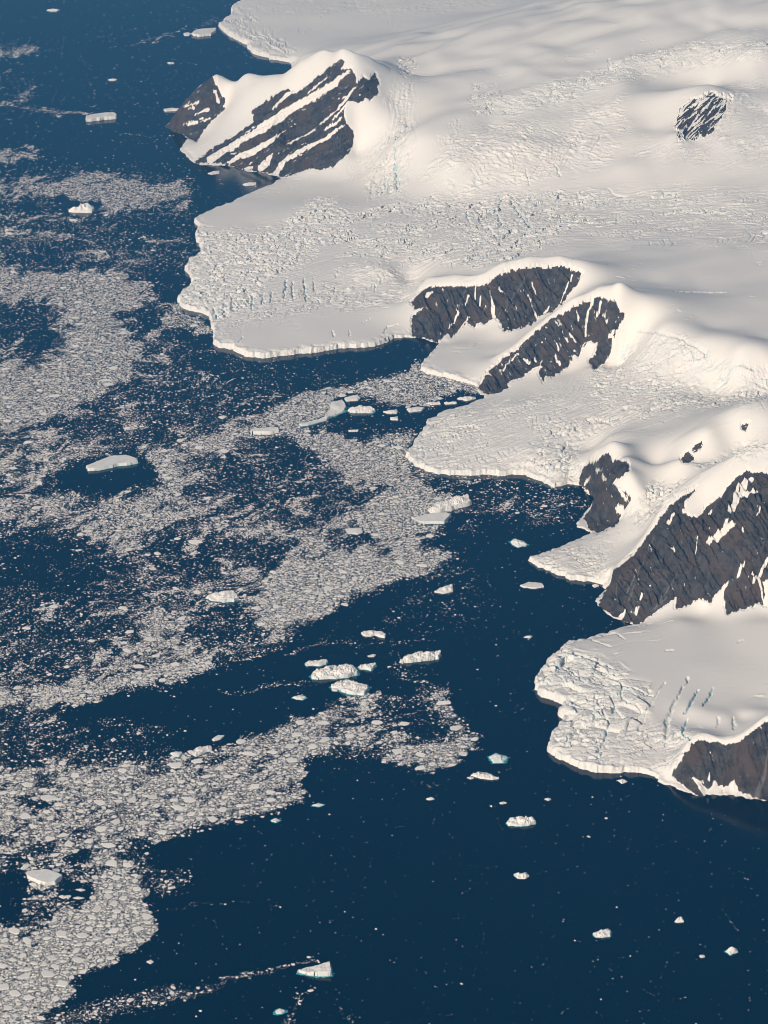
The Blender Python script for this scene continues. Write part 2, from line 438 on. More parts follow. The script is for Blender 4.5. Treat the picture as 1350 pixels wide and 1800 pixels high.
wgt = np.where((pyc[:, 1:] < -70) | (pyc[:, 1:] > 1560), wgt * 0.25, wgt) + 0.004 * dpg
wg = np.maximum(wgt.mean(0) * 1.0, wgt.max(0) * 0.22)
ker = np.hanning(15)[1:-1]; ker /= ker.sum()
wg = np.convolve(np.pad(wg, 6, 'edge'), ker, 'valid')
cum = np.concatenate([[0], np.cumsum(wg)]); cum /= cum[-1]
yrow = np.interp(np.linspace(0, 1, NR), cum, yc)
GY = np.broadcast_to(yrow[None], (NC, NR)).copy()
GX = GY * tans[:, None]
# coast distance with ragged edge
wx = GX + 9 * perlin(GX / 38, GY / 38, 5) + 5 * perlin(GX / 17, GY / 17, 6) + 14 * perlin(GX / 110, GY / 110, 7)
wy = GY + 11 * perlin(GX / 38, GY / 38, 8) + 5 * perlin(GX / 17, GY / 17, 9) + 16 * perlin(GX / 110, GY / 110, 10)
def bil(field, X, Y, xs, ys):
    fi = np.clip(np.interp(X, xs, np.arange(len(xs))), 0, len(xs) - 1.001); fj = np.clip(np.interp(Y, ys, np.arange(len(ys))), 0, len(ys) - 1.001)
    a = fi.astype(int); b = fj.astype(int); u = fi - a; v = fj - b
    return (field[a, b] * (1 - u) * (1 - v) + field[a + 1, b] * u * (1 - v) + field[a, b + 1] * (1 - u) * v + field[a + 1, b + 1] * u * v)
D = bil(dco, (GX / GY).ravel(), GY.ravel(), tc, yc).reshape(GX.shape)
near = np.abs(D) < 140
D[near] = sdist(wx[near], wy[near], COASTW)[0]
FH = bil(FHC, (GX / GY).ravel(), GY.ravel(), tc, yc).reshape(GX.shape)
LANDV = D > -80
LX, LY = GX[LANDV], GY[LANDV]
Z = np.full(GX.shape, -12.0)
base = np.zeros(GX.shape)
base[LANDV] = base_h(LX, LY)
CRESTS = [([(1150,927,320),(1177,888,410),(1201,869,450),(1230,850,490),(1270,830,570),(1300,815,620),(1325,803,650),(1345,800,665),(1400,800,680),(1500,840,620)],42,150),
 ([(530,116,600),(565,100,690),(600,94,770),(625,104,740),(645,108,710)],34,170),([(747,500,185),(800,492,260),(850,490,290),(880,472,345),(930,462,385),(985,460,390)],14,80),
 ([(887,627,105),(930,592,205),(971,557,320),(1011,536,420),(1052,517,470)],20,90),([(1212,788,300),(1240,770,350),(1300,735,420),(1345,715,440)],22,160),([(1200,332+1000,90),(1216,1305,140),(1240,1299,165),(1289,1308,180),(1312,1295,210),(1345,1268,265)],14,60)]
crest = np.zeros(GX.shape)
for pts, hh, ww in CRESTS:
    p3 = np.array(pts, float); qx_, qy_ = at(p3[:, 0], p3[:, 1], p3[:, 2])
    box = (GX > qx_.min() - ww) & (GX < qx_.max() + ww) & (GY > qy_.min() - ww) & (GY < qy_.max() + ww)
    crest[box] = np.maximum(crest[box], hh * stroke(GX[box] + 14 * perlin(GX[box] / 90, GY[box] / 90, 15), GY[box] + 14 * perlin(GX[box] / 90, GY[box] / 90, 16), [(a, b, 2 * ww) for a, b in zip(qx_, qy_)]))
bpos = (np.maximum(base, 0) + crest) * sstep(0, 60, D)
front = FH * (1.12 + (0.3 * perlin(GX / 60, GY / 60, 31) + 0.1 * perlin(GX / 22, GY / 22, 32)) * (1 - sstep(15, 70, D)))
Z = np.where(D > -80, bpos + np.maximum(D, 0).clip(0, 40) * 0.03, -12.0)
PX, PY = proj(GX, GY, Z + np.where(D > 0, front, 0))
hidden = PY > np.minimum.accumulate(PY, axis=1) + 10
flat = lambda a: a.ravel()
pxr, pyr, Xr, Yr, Dr = PX.ravel(), PY.ravel(), GX.ravel(), GY.ravel(), D.ravel()
landr = LANDV.ravel() & ~hidden.ravel()
pxs = np.where(landr, pxr, -9999.0); pys = np.where(landr, pyr, -9999.0)

# rock outcrops: outline in the photograph, fall line, label
ROCKS = [
 dict(key='ridge', pts=[(341,286),(372,261),(392,250),(413,237),(447,213),(444,192),(464,179),(484,165),(505,155),(522,162),(536,152),(563,131),(583,114),(600,102),(604,107),(600,121),(617,121),(624,135),(628,148),(638,135),(648,141),(658,128),(665,141),(663,165),(651,175),(641,172),(631,179),(610,177),(602,192),(607,216),(621,233),(622,254),(607,274),(587,291),(563,298),(546,295),(498,312),(484,305),(447,300),(416,295),(389,286)],
      lab='large dark rock face striped by slanting snow bands, far headland', streak=-33, thr=0.47, amp=22),
 dict(key='tip', pts=[(374,130),(345,146),(312,178),(284,208),(276,224),(300,234),(321,237),(345,249),(353,237),(365,220),(382,203),(394,192),(392,172),(386,162),(379,148)],
      lab='dark wedge of rock at the outer tip of the far headland', streak=-35, thr=0.42, amp=16),
 dict(key='second', pts=[(723,530),(731,521),(747,505),(775,502),(809,501),(824,504),(843,502),(859,496),(874,484),(899,474),(949,468),(958,471),(986,466),(999,470),(1008,474),(1022,480),(1014,496),(999,515),(989,530),(977,540),(968,547),(949,552),(943,563),(918,574),(887,580),(877,561),(868,555),(852,569),(840,564),(834,574),(821,564),(812,577),(793,592),(787,583),(778,592),(767,601),(747,593),(725,590),(723,568),(725,555),(744,540),(728,540)],
      lab='long dark cliff under a smooth white snow cornice beside the small bay', streak=64, thr=0.52, amp=26),
 dict(key='third', pts=[(840,680),(852,664),(862,648),(887,627),(912,611),(930,592),(955,571),(971,557),(989,550),(1011,538),(1036,529),(1052,521),(1067,526),(1083,530),(1089,546),(1100,555),(1086,571),(1080,583),(1076,602),(1070,624),(1058,639),(1045,647),(1034,633),(1045,624),(1052,600),(1030,599),(1017,624),(1008,620),(999,639),(980,655),(968,661),(958,658),(955,670),(947,652),(958,627),(946,642),(927,652),(918,661),(893,669),(893,680),(874,690),(852,690)],
      lab='dark slanting rock ridge running from the snow dome down to the pack ice', streak=58, thr=0.45, amp=24),
 dict(key='fourth', pts=[(1018,839),(1027,817),(1043,812),(1065,796),(1073,799),(1075,812),(1083,807),(1105,815),(1106,823),(1097,833),(1073,847),(1086,855),(1097,863),(1111,873),(1099,891),(1086,884),(1078,895),(1094,905),(1083,921),(1051,935),(1035,927),(1027,911),(1043,884),(1033,860),(1019,849)],
      lab='small two-lobed brown-black crag on the shore with a snow notch at its middle', streak=70, thr=0.50, amp=18),
 dict(key='mountain', pts=[(1052,1065),(1065,1036),(1081,1001),(1121,967),(1150,927),(1161,908),(1177,889),(1201,871),(1225,855),(1203,881),(1198,900),(1217,908),(1230,905),(1243,889),(1267,872),(1281,855),(1291,841),(1315,825),(1321,831),(1339,828),(1350,831),(1400,842),(1450,835),(1500,880),(1530,870),(1580,930),(1560,985),(1600,1030),(1540,1045),(1490,1030),(1450,1062),(1400,1040),(1375,1060),(1352,1010),(1340,1020),(1345,1063),(1334,1057),(1323,1063),(1305,1068),(1278,1076),(1275,1065),(1273,1047),(1283,1017),(1262,1036),(1249,1057),(1230,1049),(1214,1060),(1187,1069),(1190,1045),(1171,1060),(1139,1084),(1121,1097),(1105,1094),(1059,1075)],
      lab='tallest dark mountain face, brownish with pale gullies, under a white summit', streak=60, thr=0.60, amp=30),
 dict(key='sixth', pts=[(1181,1361),(1200,1332),(1216,1307),(1232,1300),(1245,1303),(1264,1303),(1273,1310),(1289,1310),(1312,1297),(1331,1278),(1347,1270),(1380,1265),(1420,1280),(1460,1272),(1500,1310),(1560,1330),(1590,1375),(1640,1400),(1600,1430),(1500,1428),(1420,1416),(1350,1408),(1328,1402),(1299,1389),(1289,1370),(1270,1389),(1258,1370),(1245,1386),(1216,1364),(1240,1402),(1216,1396),(1191,1370)],
      lab='brown rocky knoll on the shore, nearest of the rock outcrops', streak=75, thr=0.62, amp=14),
 dict(key='nunatak', pts=[(1187,215),(1195,190),(1220,175),(1245,165),(1270,167),(1282,175),(1270,200),(1255,220),(1240,237),(1212,242),(1195,232)],
      lab='oval of grey streaked rock showing through the high snow dome', streak=-42, thr=0.02, amp=14),
 dict(key='small', pts=[(1197,805),(1209,792),(1220,804),(1211,812),(1200,810)], lab='small solitary dark rock on the white slope above the mountain', streak=0, thr=0.6, amp=5),
 dict(key='chip', pts=[(1216,789),(1226,779),(1238,778),(1231,786),(1222,792)], lab='string of tiny dark stones just above the solitary small rock', streak=0, thr=0.25, amp=3),
 dict(key='speck', pts=[(1304,745),(1316,743),(1311,756),(1304,753)], lab='tiny snow-dusted rock high on the white ridge', streak=0, thr=0.3, amp=3),
]
SNOWLINES = [[(369,281,15),(467,220,17),(518,189,16),(576,155,12),(614,124,5)],[(403,284,9),(433,271,15),(471,250,11),(501,228,4)],[(458,296,13),(471,282,12),(478,270,5)],
 [(484,306,13),(501,281,9),(539,261,9),(573,244,7),(604,220,4)],[(505,250,5),(529,237,9),(552,227,5)],[(563,220,5),(593,192,5),(624,155,5)],[(570,230,4),(600,206,4)],[(585,212,3),(606,186,4)],
 [(372,284,6),(381,275,5)],[(433,297,9),(441,293,8)],[(480,190,6),(505,165,8),(530,155,6)],[(540,165,3),(575,135,4)],[(325,184,4),(347,180,9),(350,176,4)],[(330,218,7),(345,214,8)],[(352,198,5),(366,192,7)],[(378,160,7),(384,180,6)],[(360,212,5),(368,207,5)],[(333,192,4),(340,190,5)],
 # second
 [(751,515,8),(759,514,7)],[(789,575,3),(806,550,5),(800,535,2)],[(800,590,4),(826,553,3)],[(868,556,9),(866,535,6),(861,510,4)],[(881,512,9),(878,505,4)],[(907,543,6),(904,532,3)],[(945,560,3),(928,518,3)],[(950,530,3),(935,490,3)],[(985,530,3),(1006,480,3)],[(818,530,4),(823,522,3)],[(843,530,5),(845,520,4)],[(958,548,5),(965,540,5)],[(835,520,2),(837,500,3)],
 # third
 [(1040,533,6),(1042,522,5)],[(1030,570,3),(1035,545,5),(1042,530,4)],[(1050,555,4),(1056,528,4)],[(1030,585,5),(1029,560,4)],[(880,654,4),(912,618,3)],[(920,628,5),(930,636,5)],[(1012,600,4),(1000,585,3)],[(985,640,5),(976,625,3)],[(1068,560,5),(1060,548,4)],[(1072,590,7),(1078,580,6)],[(982,610,3),(975,598,3)],[(998,595,3),(988,580,2)],[(1018,560,3),(1014,545,3)],
 # fourth
 [(1050,826,8),(1056,826,6)],[(1060,839,7),(1064,843,6)],[(1083,848,6),(1096,870,8),(1104,880,4)],[(1028,850,6),(1038,840,4)],
 # mountain
 [(1244,955,9),(1262,938,17),(1290,922,12)],[(1275,925,9),(1278,915,6)],[(1285,895,15),(1300,870,14),(1312,850,9)],[(1312,868,12),(1330,862,8)],[(1290,880,8),(1298,850,6)],[(1303,852,9),(1320,840,12)],[(1175,915,6),(1183,905,8)],[(1178,960,5),(1185,966,6)],[(1297,1010,4),(1305,995,10),(1308,988,4)],[(1325,1022,7),(1336,1005,7),(1348,985,8)],[(1344,1060,4),(1332,1010,8)],[(1226,945,2),(1223,970,3)],[(1244,905,3),(1250,895,5)],[(1117,1080,9),(1121,1070,6)],[(1097,1077,5),(1099,1075,5)],[(1085,1092,7),(1095,1080,9)],[(1126,1052,5),(1130,1046,4)],[(1305,930,3),(1308,935,3)],[(1332,905,3),(1336,895,5)],[(1322,1008,4),(1324,1010,5)],[(1060,1072,6),(1085,1092,7)],
 # sixth
 [(1218,1366,4),(1228,1374,12),(1239,1398,5)],[(1252,1385,12),(1280,1385,10)],[(1290,1390,9),(1300,1396,8)],[(1246,1372,5),(1246,1360,2)],[(1186,1370,8),(1206,1388,9),(1226,1400,7)],[(1315,1402,4),(1345,1406,3)]]
SCREE = [[(1085,1060,3),(1083,1035,3),(1092,1010,2)],[(1100,1045,3),(1120,1010,3),(1150,940,2)],[(1105,1060,6),(1115,1030,3)],[(1160,1055,4),(1180,1030,3),(1190,1010,2)],[(1330,1400,14),(1345,1360,8),(1350,1320,4)],[(890,530,3),(920,495,2),(925,480,2)],[(875,555,3),(900,525,2)],[(805,540,3),(820,505,2)],[(1150,1070,5),(1172,1050,3)]]

warpx = pxs + 3.0 * perlin(Xr / 22, Yr / 40, 41) + 2.0 * perlin(Xr / 9, Yr / 18, 42)
warpy = pys + 3.0 * perlin(Xr / 22, Yr / 40, 43) + 2.0 * perlin(Xr / 9, Yr / 18, 44)
rockid = np.full(Xr.size, -1, np.int16)
rockd = np.full(Xr.size, -50.0)
snow = np.zeros(Xr.size)
scree = np.zeros(Xr.size)
zr = Z.ravel().copy()
frontr = front.ravel().copy()
for k, R in enumerate(ROCKS):
    ix = in_box(pxs, pys, R['pts'], 12)
    kx = 7 if R['key'] == 'nunatak' else 0
    d, _ = sdist(warpx[ix] + kx * perlin(Xr[ix] / 55, Yr[ix] / 130, 47), warpy[ix] + kx * perlin(Xr[ix] / 55, Yr[ix] / 130, 48), R['pts'])
    small = R['key'] in ('small', 'chip', 'speck')
    if small: d, _ = sdist(pxs[ix] + 1.3 * perlin(Xr[ix] / 9, Yr[ix] / 20, 45), pys[ix] + 1.3 * perlin(Xr[ix] / 9, Yr[ix] / 20, 46), R['pts'])
    upd = d > rockd[ix]
    rockd[ix] = np.where(upd, d, rockd[ix])
    m = d > 0
    jx = ix[m]
    rockid[jx] = k
    # streaks across the face, measured in the plane of the face
    s1 = Xr[jx]; s2 = zr[jx] * 1.15 + (Yr[jx]) * 0.25
    a, b = rot2(s1, s2, -R['streak'])      # a runs along the streak
    if small: n = fbm(s1 / 9, s2 / 9, 2, 50)
    elif R['key'] in ('ridge', 'tip', 'nunatak'): n = 0.75 * fbm(a / 140, b / 15, 3, 50 + k) + 0.25 * fbm(a / 30, b / 8, 2, 70 + k)
    else: n = 0.75 * fbm(a / 70, b / 11, 3, 50 + k) + 0.25 * fbm(a / 22, b / 9, 2, 70 + k)
    snow[jx] = 0.42 + (n - R['thr']) * (1.2 if R['key'] == 'nunatak' else 0.9)
    snow[jx] = np.minimum(snow[jx], 0.9)
    # relief: gullies and ribs down the face
    g1 = 1 - np.abs(perlin(a / 420 + 0.35 * perlin(b / 70, a / 200, 3), b / 50 + 0.45 * perlin(b / 90, a / 160, 4), 90 + k))
    g2 = 1 - np.abs(perlin(a / 210 + 0.4 * perlin(b / 30, a / 90, 6), b / 17 + 0.4 * perlin(b / 40, a / 80, 7), 95 + k))
    edge = sstep(0, 16, d[m])
    zr[jx] += edge * R['amp'] * (1.9 * (g1 - 0.72) + 0.8 * (g2 - 0.7) + 0.35 * fbm(s1 / 20, s2 / 20, 3, 99 + k))
for pts in SNOWLINES:
    ix = in_box(pxs, pys, [(p[0], p[1]) for p in pts], 10)
    s = stroke(pxs[ix] + 1.6 * perlin(Xr[ix] / 14, Yr[ix] / 30, 61), pys[ix] + 1.6 * perlin(Xr[ix] / 14, Yr[ix] / 30, 62), pts)
    snow[ix] = np.maximum(snow[ix], np.minimum(s * 3.0, 1.0) * (0.86 + 0.28 * perlin(Xr[ix] / 22, Yr[ix] / 34, 68)))
for pts in SCREE:
    ix = in_box(pxs, pys, [(p[0], p[1]) for p in pts], 8)
    s = stroke(pxs[ix] + 1.5 * perlin(Xr[ix] / 12, Yr[ix] / 30, 63), pys[ix], pts)
    scree[ix] = np.maximum(scree[ix], np.minimum(s * 1.6, 1) * 0.75)

# glacier relief: zones of broken ice  (outline, kind, amplitude m, cell m, stretch along, direction deg, feather px)
ZONES = [
 ([(383,45),(405,12),(440,22),(470,55),(522,88),(515,112),(480,102),(440,90),(400,62)],'crev',9,34,3.0,-60,8),
 ([(436,-60),(1080,-30),(900,10),(700,26),(428,22)],'wave',5,40,6.0,0,8),
 ([(343,405),(420,407),(490,400),(520,372),(548,350),(590,350),(622,380),(610,400),(590,425),(540,440),(520,470),(470,490),(450,520),(430,545),(380,562),(300,535),(315,460)],'serac',6.0,19,2.0,28,14),
 ([(380,560),(450,520),(520,500),(600,500),(660,530),(560,550),(430,570),(375,590)],'crev',6,30,2.6,62,18),
 ([(560,535),(600,490),(640,462),(700,468),(745,498),(722,530),(640,545)],'wave',9,30,4.0,15,14),
 ([(590,400),(660,352),(760,345),(860,348),(960,338),(1060,338),(1010,380),(960,430),(860,470),(780,457),(700,452),(600,445)],'scarp',11,52,1.9,25,16),
 ([(850,345),(960,345),(985,400),(940,440),(850,460),(800,430)],'serac',3.0,26,2.2,30,22),
 ([(960,340),(1500,340),(1500,430),(1000,400)],'scarp',7,60,3.0,5,20),
 ([(640,340),(655,260),(690,215),(718,200),(724,260),(708,345),(680,350)],'serac',5,26,2.6,70,12),
 ([(600,310),(640,250),(700,130),(725,160),(700,250),(650,330)],'wave',5,35,3,60,12),
 ([(750,310),(790,250),(830,225),(900,213),(1000,225),(1090,240),(1070,285),(980,300),(900,335),(820,340)],'wave',8,36,3.2,-15,20),
 ([(850,330),(900,270),(960,250),(1060,250),(1010,290),(920,330)],'wave',5,28,3.0,-10,18),
 ([(1000,185),(1090,175),(1110,240),(1010,240)],'wave',7,35,3.5,-10,14),
 ([(870,195),(1000,140),(1100,100),(1220,75),(1500,65),(1500,95),(1220,112),(1100,140),(1000,175),(890,205)],'serac',4.5,24,2.4,25,10),
 ([(815,190),(832,145),(870,150),(885,180),(860,200),(830,205)],'crev',8,34,2,60,8),
 ([(700,100),(718,90),(734,115),(720,132),(702,125)],'crev',14,34,2.5,70,5),
 ([(770,240),(805,215),(820,260),(790,300),(765,290)],'wave',7,26,2.5,70,12),
 ([(1060,250),(1180,255),(1290,150),(1500,165),(1500,300),(1200,290)],'wave',6,38,4,35,20),
 ([(1060,640),(1085,580),(1200,592),(1260,640),(1500,645),(1500,700),(1200,690),(1130,702),(1040,694),(1020,672)],'serac',3.6,20,2.2,-12,20),
 ([(1100,570),(1200,590),(1260,635),(1500,645),(1500,660),(1250,655),(1190,615),(1090,590)],'crev',10,40,3.0,-20,8),
 ([(715,800),(760,728),(850,708),(920,690),(1020,690),(1100,690),(1200,690),(1500,668),(1500,700),(1200,725),(1100,745),(1000,790),(950,838),(770,835)],'wave',5,24,9.0,24,18),
 ([(940,752),(1060,728),(1150,703),(1500,672),(1500,692),(1150,722),(1060,748),(960,775)],'serac',5,24,2.0,50,10),
 ([(715,800),(755,740),(830,715),(860,745),(830,800),(780,832)],'scarp',7,34,2.6,8,12),
 ([(905,838),(940,790),(1000,770),(1025,815),(1005,855),(960,855)],'serac',5.5,23,1.9,40,14),
 ([(925,980),(1000,955),(1040,960),(1075,985),(1060,1028),(980,1010)],'crev',7,30,1.8,20,10),
 ([(1100,900),(1150,850),(1200,840),(1180,880),(1120,925)],'serac',6,22,1.6,30,10),
 ([(1230,820),(1300,780),(1500,730),(1500,790),(1280,815)],'serac',4,25,1.4,0,14),
 ([(936,1190),(985,1135),(1040,1152),(1090,1172),(1135,1205),(1140,1260),(1090,1290),(1075,1350),(1020,1356),(960,1320),(985,1255)],'block',8.5,85,1.3,-30,12),
 ([(936,1190),(985,1135),(1040,1152),(1100,1190),(1080,1260),(1060,1350),(960,1320),(985,1255)],'serac',4,26,1.3,-20,14),
 ([(1060,1300),(1180,1270),(1230,1290),(1190,1350),(1130,1365),(1040,1360)],'serac',3.5,24,1.8,30,18),
]
rough = np.zeros(Xr.size); blue = np.zeros(Xr.size)
dz = np.zeros(Xr.size)
notrock = 1 - sstep(-4, 2, rockd)
dens = np.clip(np.gradient(GY, axis=1).ravel() / 6.5, 0.7, 1.0)
pwx = pxs + 7 * perlin(Xr / 90, Yr / 160, 21); pwy = pys + 5 * perlin(Xr / 90, Yr / 160, 22)
for k, (pts, kind, amp, cell, st, dirn, fe) in enumerate(ZONES):
    ix = in_box(pxs, pys, pts, fe + 8)
    d, _ = sdist(pwx[ix], pwy[ix], pts)
    wz = sstep(-fe, fe * 0.8, d) * notrock[ix]
    m = wz > 0.01
    ix = ix[m]; wz = wz[m]
    if not len(ix): continue
    wx_ = Xr[ix] + cell * 0.5 * perlin(Xr[ix] / (cell * 2.2), Yr[ix] / (cell * 2.2), 200 + k)
    wy_ = Yr[ix] + cell * 0.5 * perlin(Xr[ix] / (cell * 2.2), Yr[ix] / (cell * 2.2), 230 + k)
    a, b = rot2(wx_, wy_, dirn); a = a / (cell * st); b = b / cell
    patch = np.clip(0.80 + 1.0 * fbm(Xr[ix] / (cell * 5), Yr[ix] / (cell * 5), 2, 260 + k), 0.06, 1.35)
    if kind in ('serac', 'block'):
        d1, d2, cv, tv = worley(a, b, 300 + k)
        crack = 1 - sstep(0.02, 0.16 if kind == 'block' else 0.24, d2 - d1)
        crack = crack * (cv > 0.45)
        hgt = 2.0 * ((cv - 0.5) * 1.4 + (0.35 - d1) * (0.4 if kind == 'block' else 0.7) - crack * 0.4 + tv * (1.5 if kind == 'block' else 1.2))
        bl = crack * (cv > 0.6) * 0.8
    elif kind == 'crev':
        n = perlin(a, b, 330 + k); q = perlin(a * 0.6, b * 0.6, 360 + k)
        crack = (1 - sstep(0.0, 0.16, np.abs(n))) * sstep(-0.15, 0.15, q)
        hgt = -crack * 1.6 + n * 1.1; bl = crack * 0.6
    elif kind == 'scarp':
        n = perlin(a, b, 390 + k) + 0.3 * perlin(a * 2, b * 2, 391 + k)
        ph = b * 0.55 + n * 0.75; saw = 1 - (ph - np.floor(ph))
        q = sstep(-0.15, 0.3, perlin(a * 0.8, b * 0.6, 420 + k))
        hgt = 1.9 * (saw - 0.5) * q + 0.4 * fbm(a * 3, b * 3, 2, 440 + k); bl = (saw > 0.9) * q * 0.6
    else:
        hgt = 1.7 * (np.abs(fbm(a, b, 3, 450 + k)) - 0.35) + 0.4 * fbm(a * 2, b * 2, 2, 470 + k); bl = 0 * hgt
    dz[ix] += (1.1 if kind == 'scarp' else 0.85) * wz * patch * amp * hgt * dens[ix]
    rough[ix] = np.maximum(rough[ix], wz * patch * (0.55 if kind == 'wave' else 1.0))
    blue[ix] = np.maximum(blue[ix], 0.55 * wz * patch * bl)
# long streaks and curved crosswise crevasse sets that follow the flow: centre line, outline, streak amp, streak cell, crosswise amp, crosswise cell
FLOW = [([(1500,395),(1200,390),(1000,385),(800,398),(640,425),(500,460),(320,492)],[(330,430),(500,410),(640,395),(820,340),(1100,330),(1500,335),(1500,430),(1000,440),(760,480),(560,545),(390,575),(315,535)],3.0,20,6.0,44),
 ([(1500,672),(1350,682),(1150,706),(1000,745),(900,778),(780,800),(690,806)],[(1500,650),(1200,672),(1000,695),(850,705),(750,730),(712,800),(760,830),(930,836),(1010,800),(1100,745),(1500,700)],3.2,18,4.5,40),
 ([(722,120),(712,190),(700,260),(690,345)],[(690,150),(725,140),(735,240),(715,345),(655,345),(665,250)],3.0,20,5.0,34),
 ([(1500,60),(1200,92),(1050,138),(870,198)],[(1500,40),(1200,75),(1050,118),(870,180),(880,212),(1060,165),(1210,115),(1500,95)],3.5,22,4.0,38),
 ([(1100,560),(1060,620),(1000,690),(900,730)],[(1080,575),(1200,590),(1270,640),(1200,690),(1000,715),(880,740),(860,715),(1020,665)],3.0,20,4.0,36),
 ([(1090,180),(1000,230),(900,270),(780,310)],[(1100,170),(1110,250),(980,310),(800,345),(740,320),(830,225),(960,205)],3.0,24,6.0,42),
 ([(1200,850),(1120,900),(1050,960),(940,985)],[(1210,835),(1190,880),(1100,950),(1050,1020),(930,1000),(1000,955),(1090,925)],2.0,18,4.0,36)]
for k, (line, pts, sa_, sc_, ta_, tc_) in enumerate(FLOW):
    ix = in_box(pxs, pys, pts, 24)
    wz = sstep(-16, 16, sdist(pwx[ix], pwy[ix], pts)[0]) * notrock[ix]
    ix = ix[wz > 0.01]; wz = wz[wz > 0.01]
    l3 = np.array(line, float); zl = np.full(len(l3), 150.0)
    lx, ly = at(l3[:, 0], l3[:, 1], zl)
    x_ = Xr[ix] + 25 * perlin(Xr[ix] / 160, Yr[ix] / 160, 600 + k); y_ = Yr[ix] + 25 * perlin(Xr[ix] / 160, Yr[ix] / 160, 610 + k)
    num_a = 0; den = 1e-12; num_b = 0; acc = 0
    for q in range(len(lx) - 1):          # blend the frames of the line's segments so that the pattern bends smoothly
        ex, ey = lx[q + 1] - lx[q], ly[q + 1] - ly[q]; L = math.hypot(ex, ey)
        t = ((x_ - lx[q]) * ex + (y_ - ly[q]) * ey) / L; o = ((y_ - ly[q]) * ex - (x_ - lx[q]) * ey) / L
        tcl = np.clip(t, 0, L); dd = (t - tcl) ** 2 + o ** 2 + 80.0 ** 2
        ww = 1 / dd ** 2
        num_a = num_a + ww * (acc + t); num_b = num_b + ww * o; den = den + ww; acc += L
    fa, fb = num_a / den, num_b / den
    streak = fbm(fa / (sc_ * 14), fb / sc_, 3, 620 + k, 0.55)
    bow = fa + 0.0007 * fb ** 2 + 30 * perlin(fb / 120, fa / 160, 640 + k)
    ph = bow / tc_ + 0.5 * perlin(fb / 70, bow / 60, 650 + k); saw = ph - np.floor(ph)
    on = sstep(0.0, 0.35, fbm(fa / 330, fb / 130, 2, 660 + k)) * sstep(-0.2, 0.25, perlin(fb / 55, bow / 38, 670 + k))
    slot = np.exp(-((saw - 0.5) / 0.12) ** 2)
    dz[ix] += wz * (sa_ * streak + ta_ * on * (0.7 * (saw - 0.5) - 1.1 * slot))
    rough[ix] = np.maximum(rough[ix], wz * (0.25 + 0.5 * on))
    blue[ix] = np.maximum(blue[ix], 0.35 * wz * on * slot)
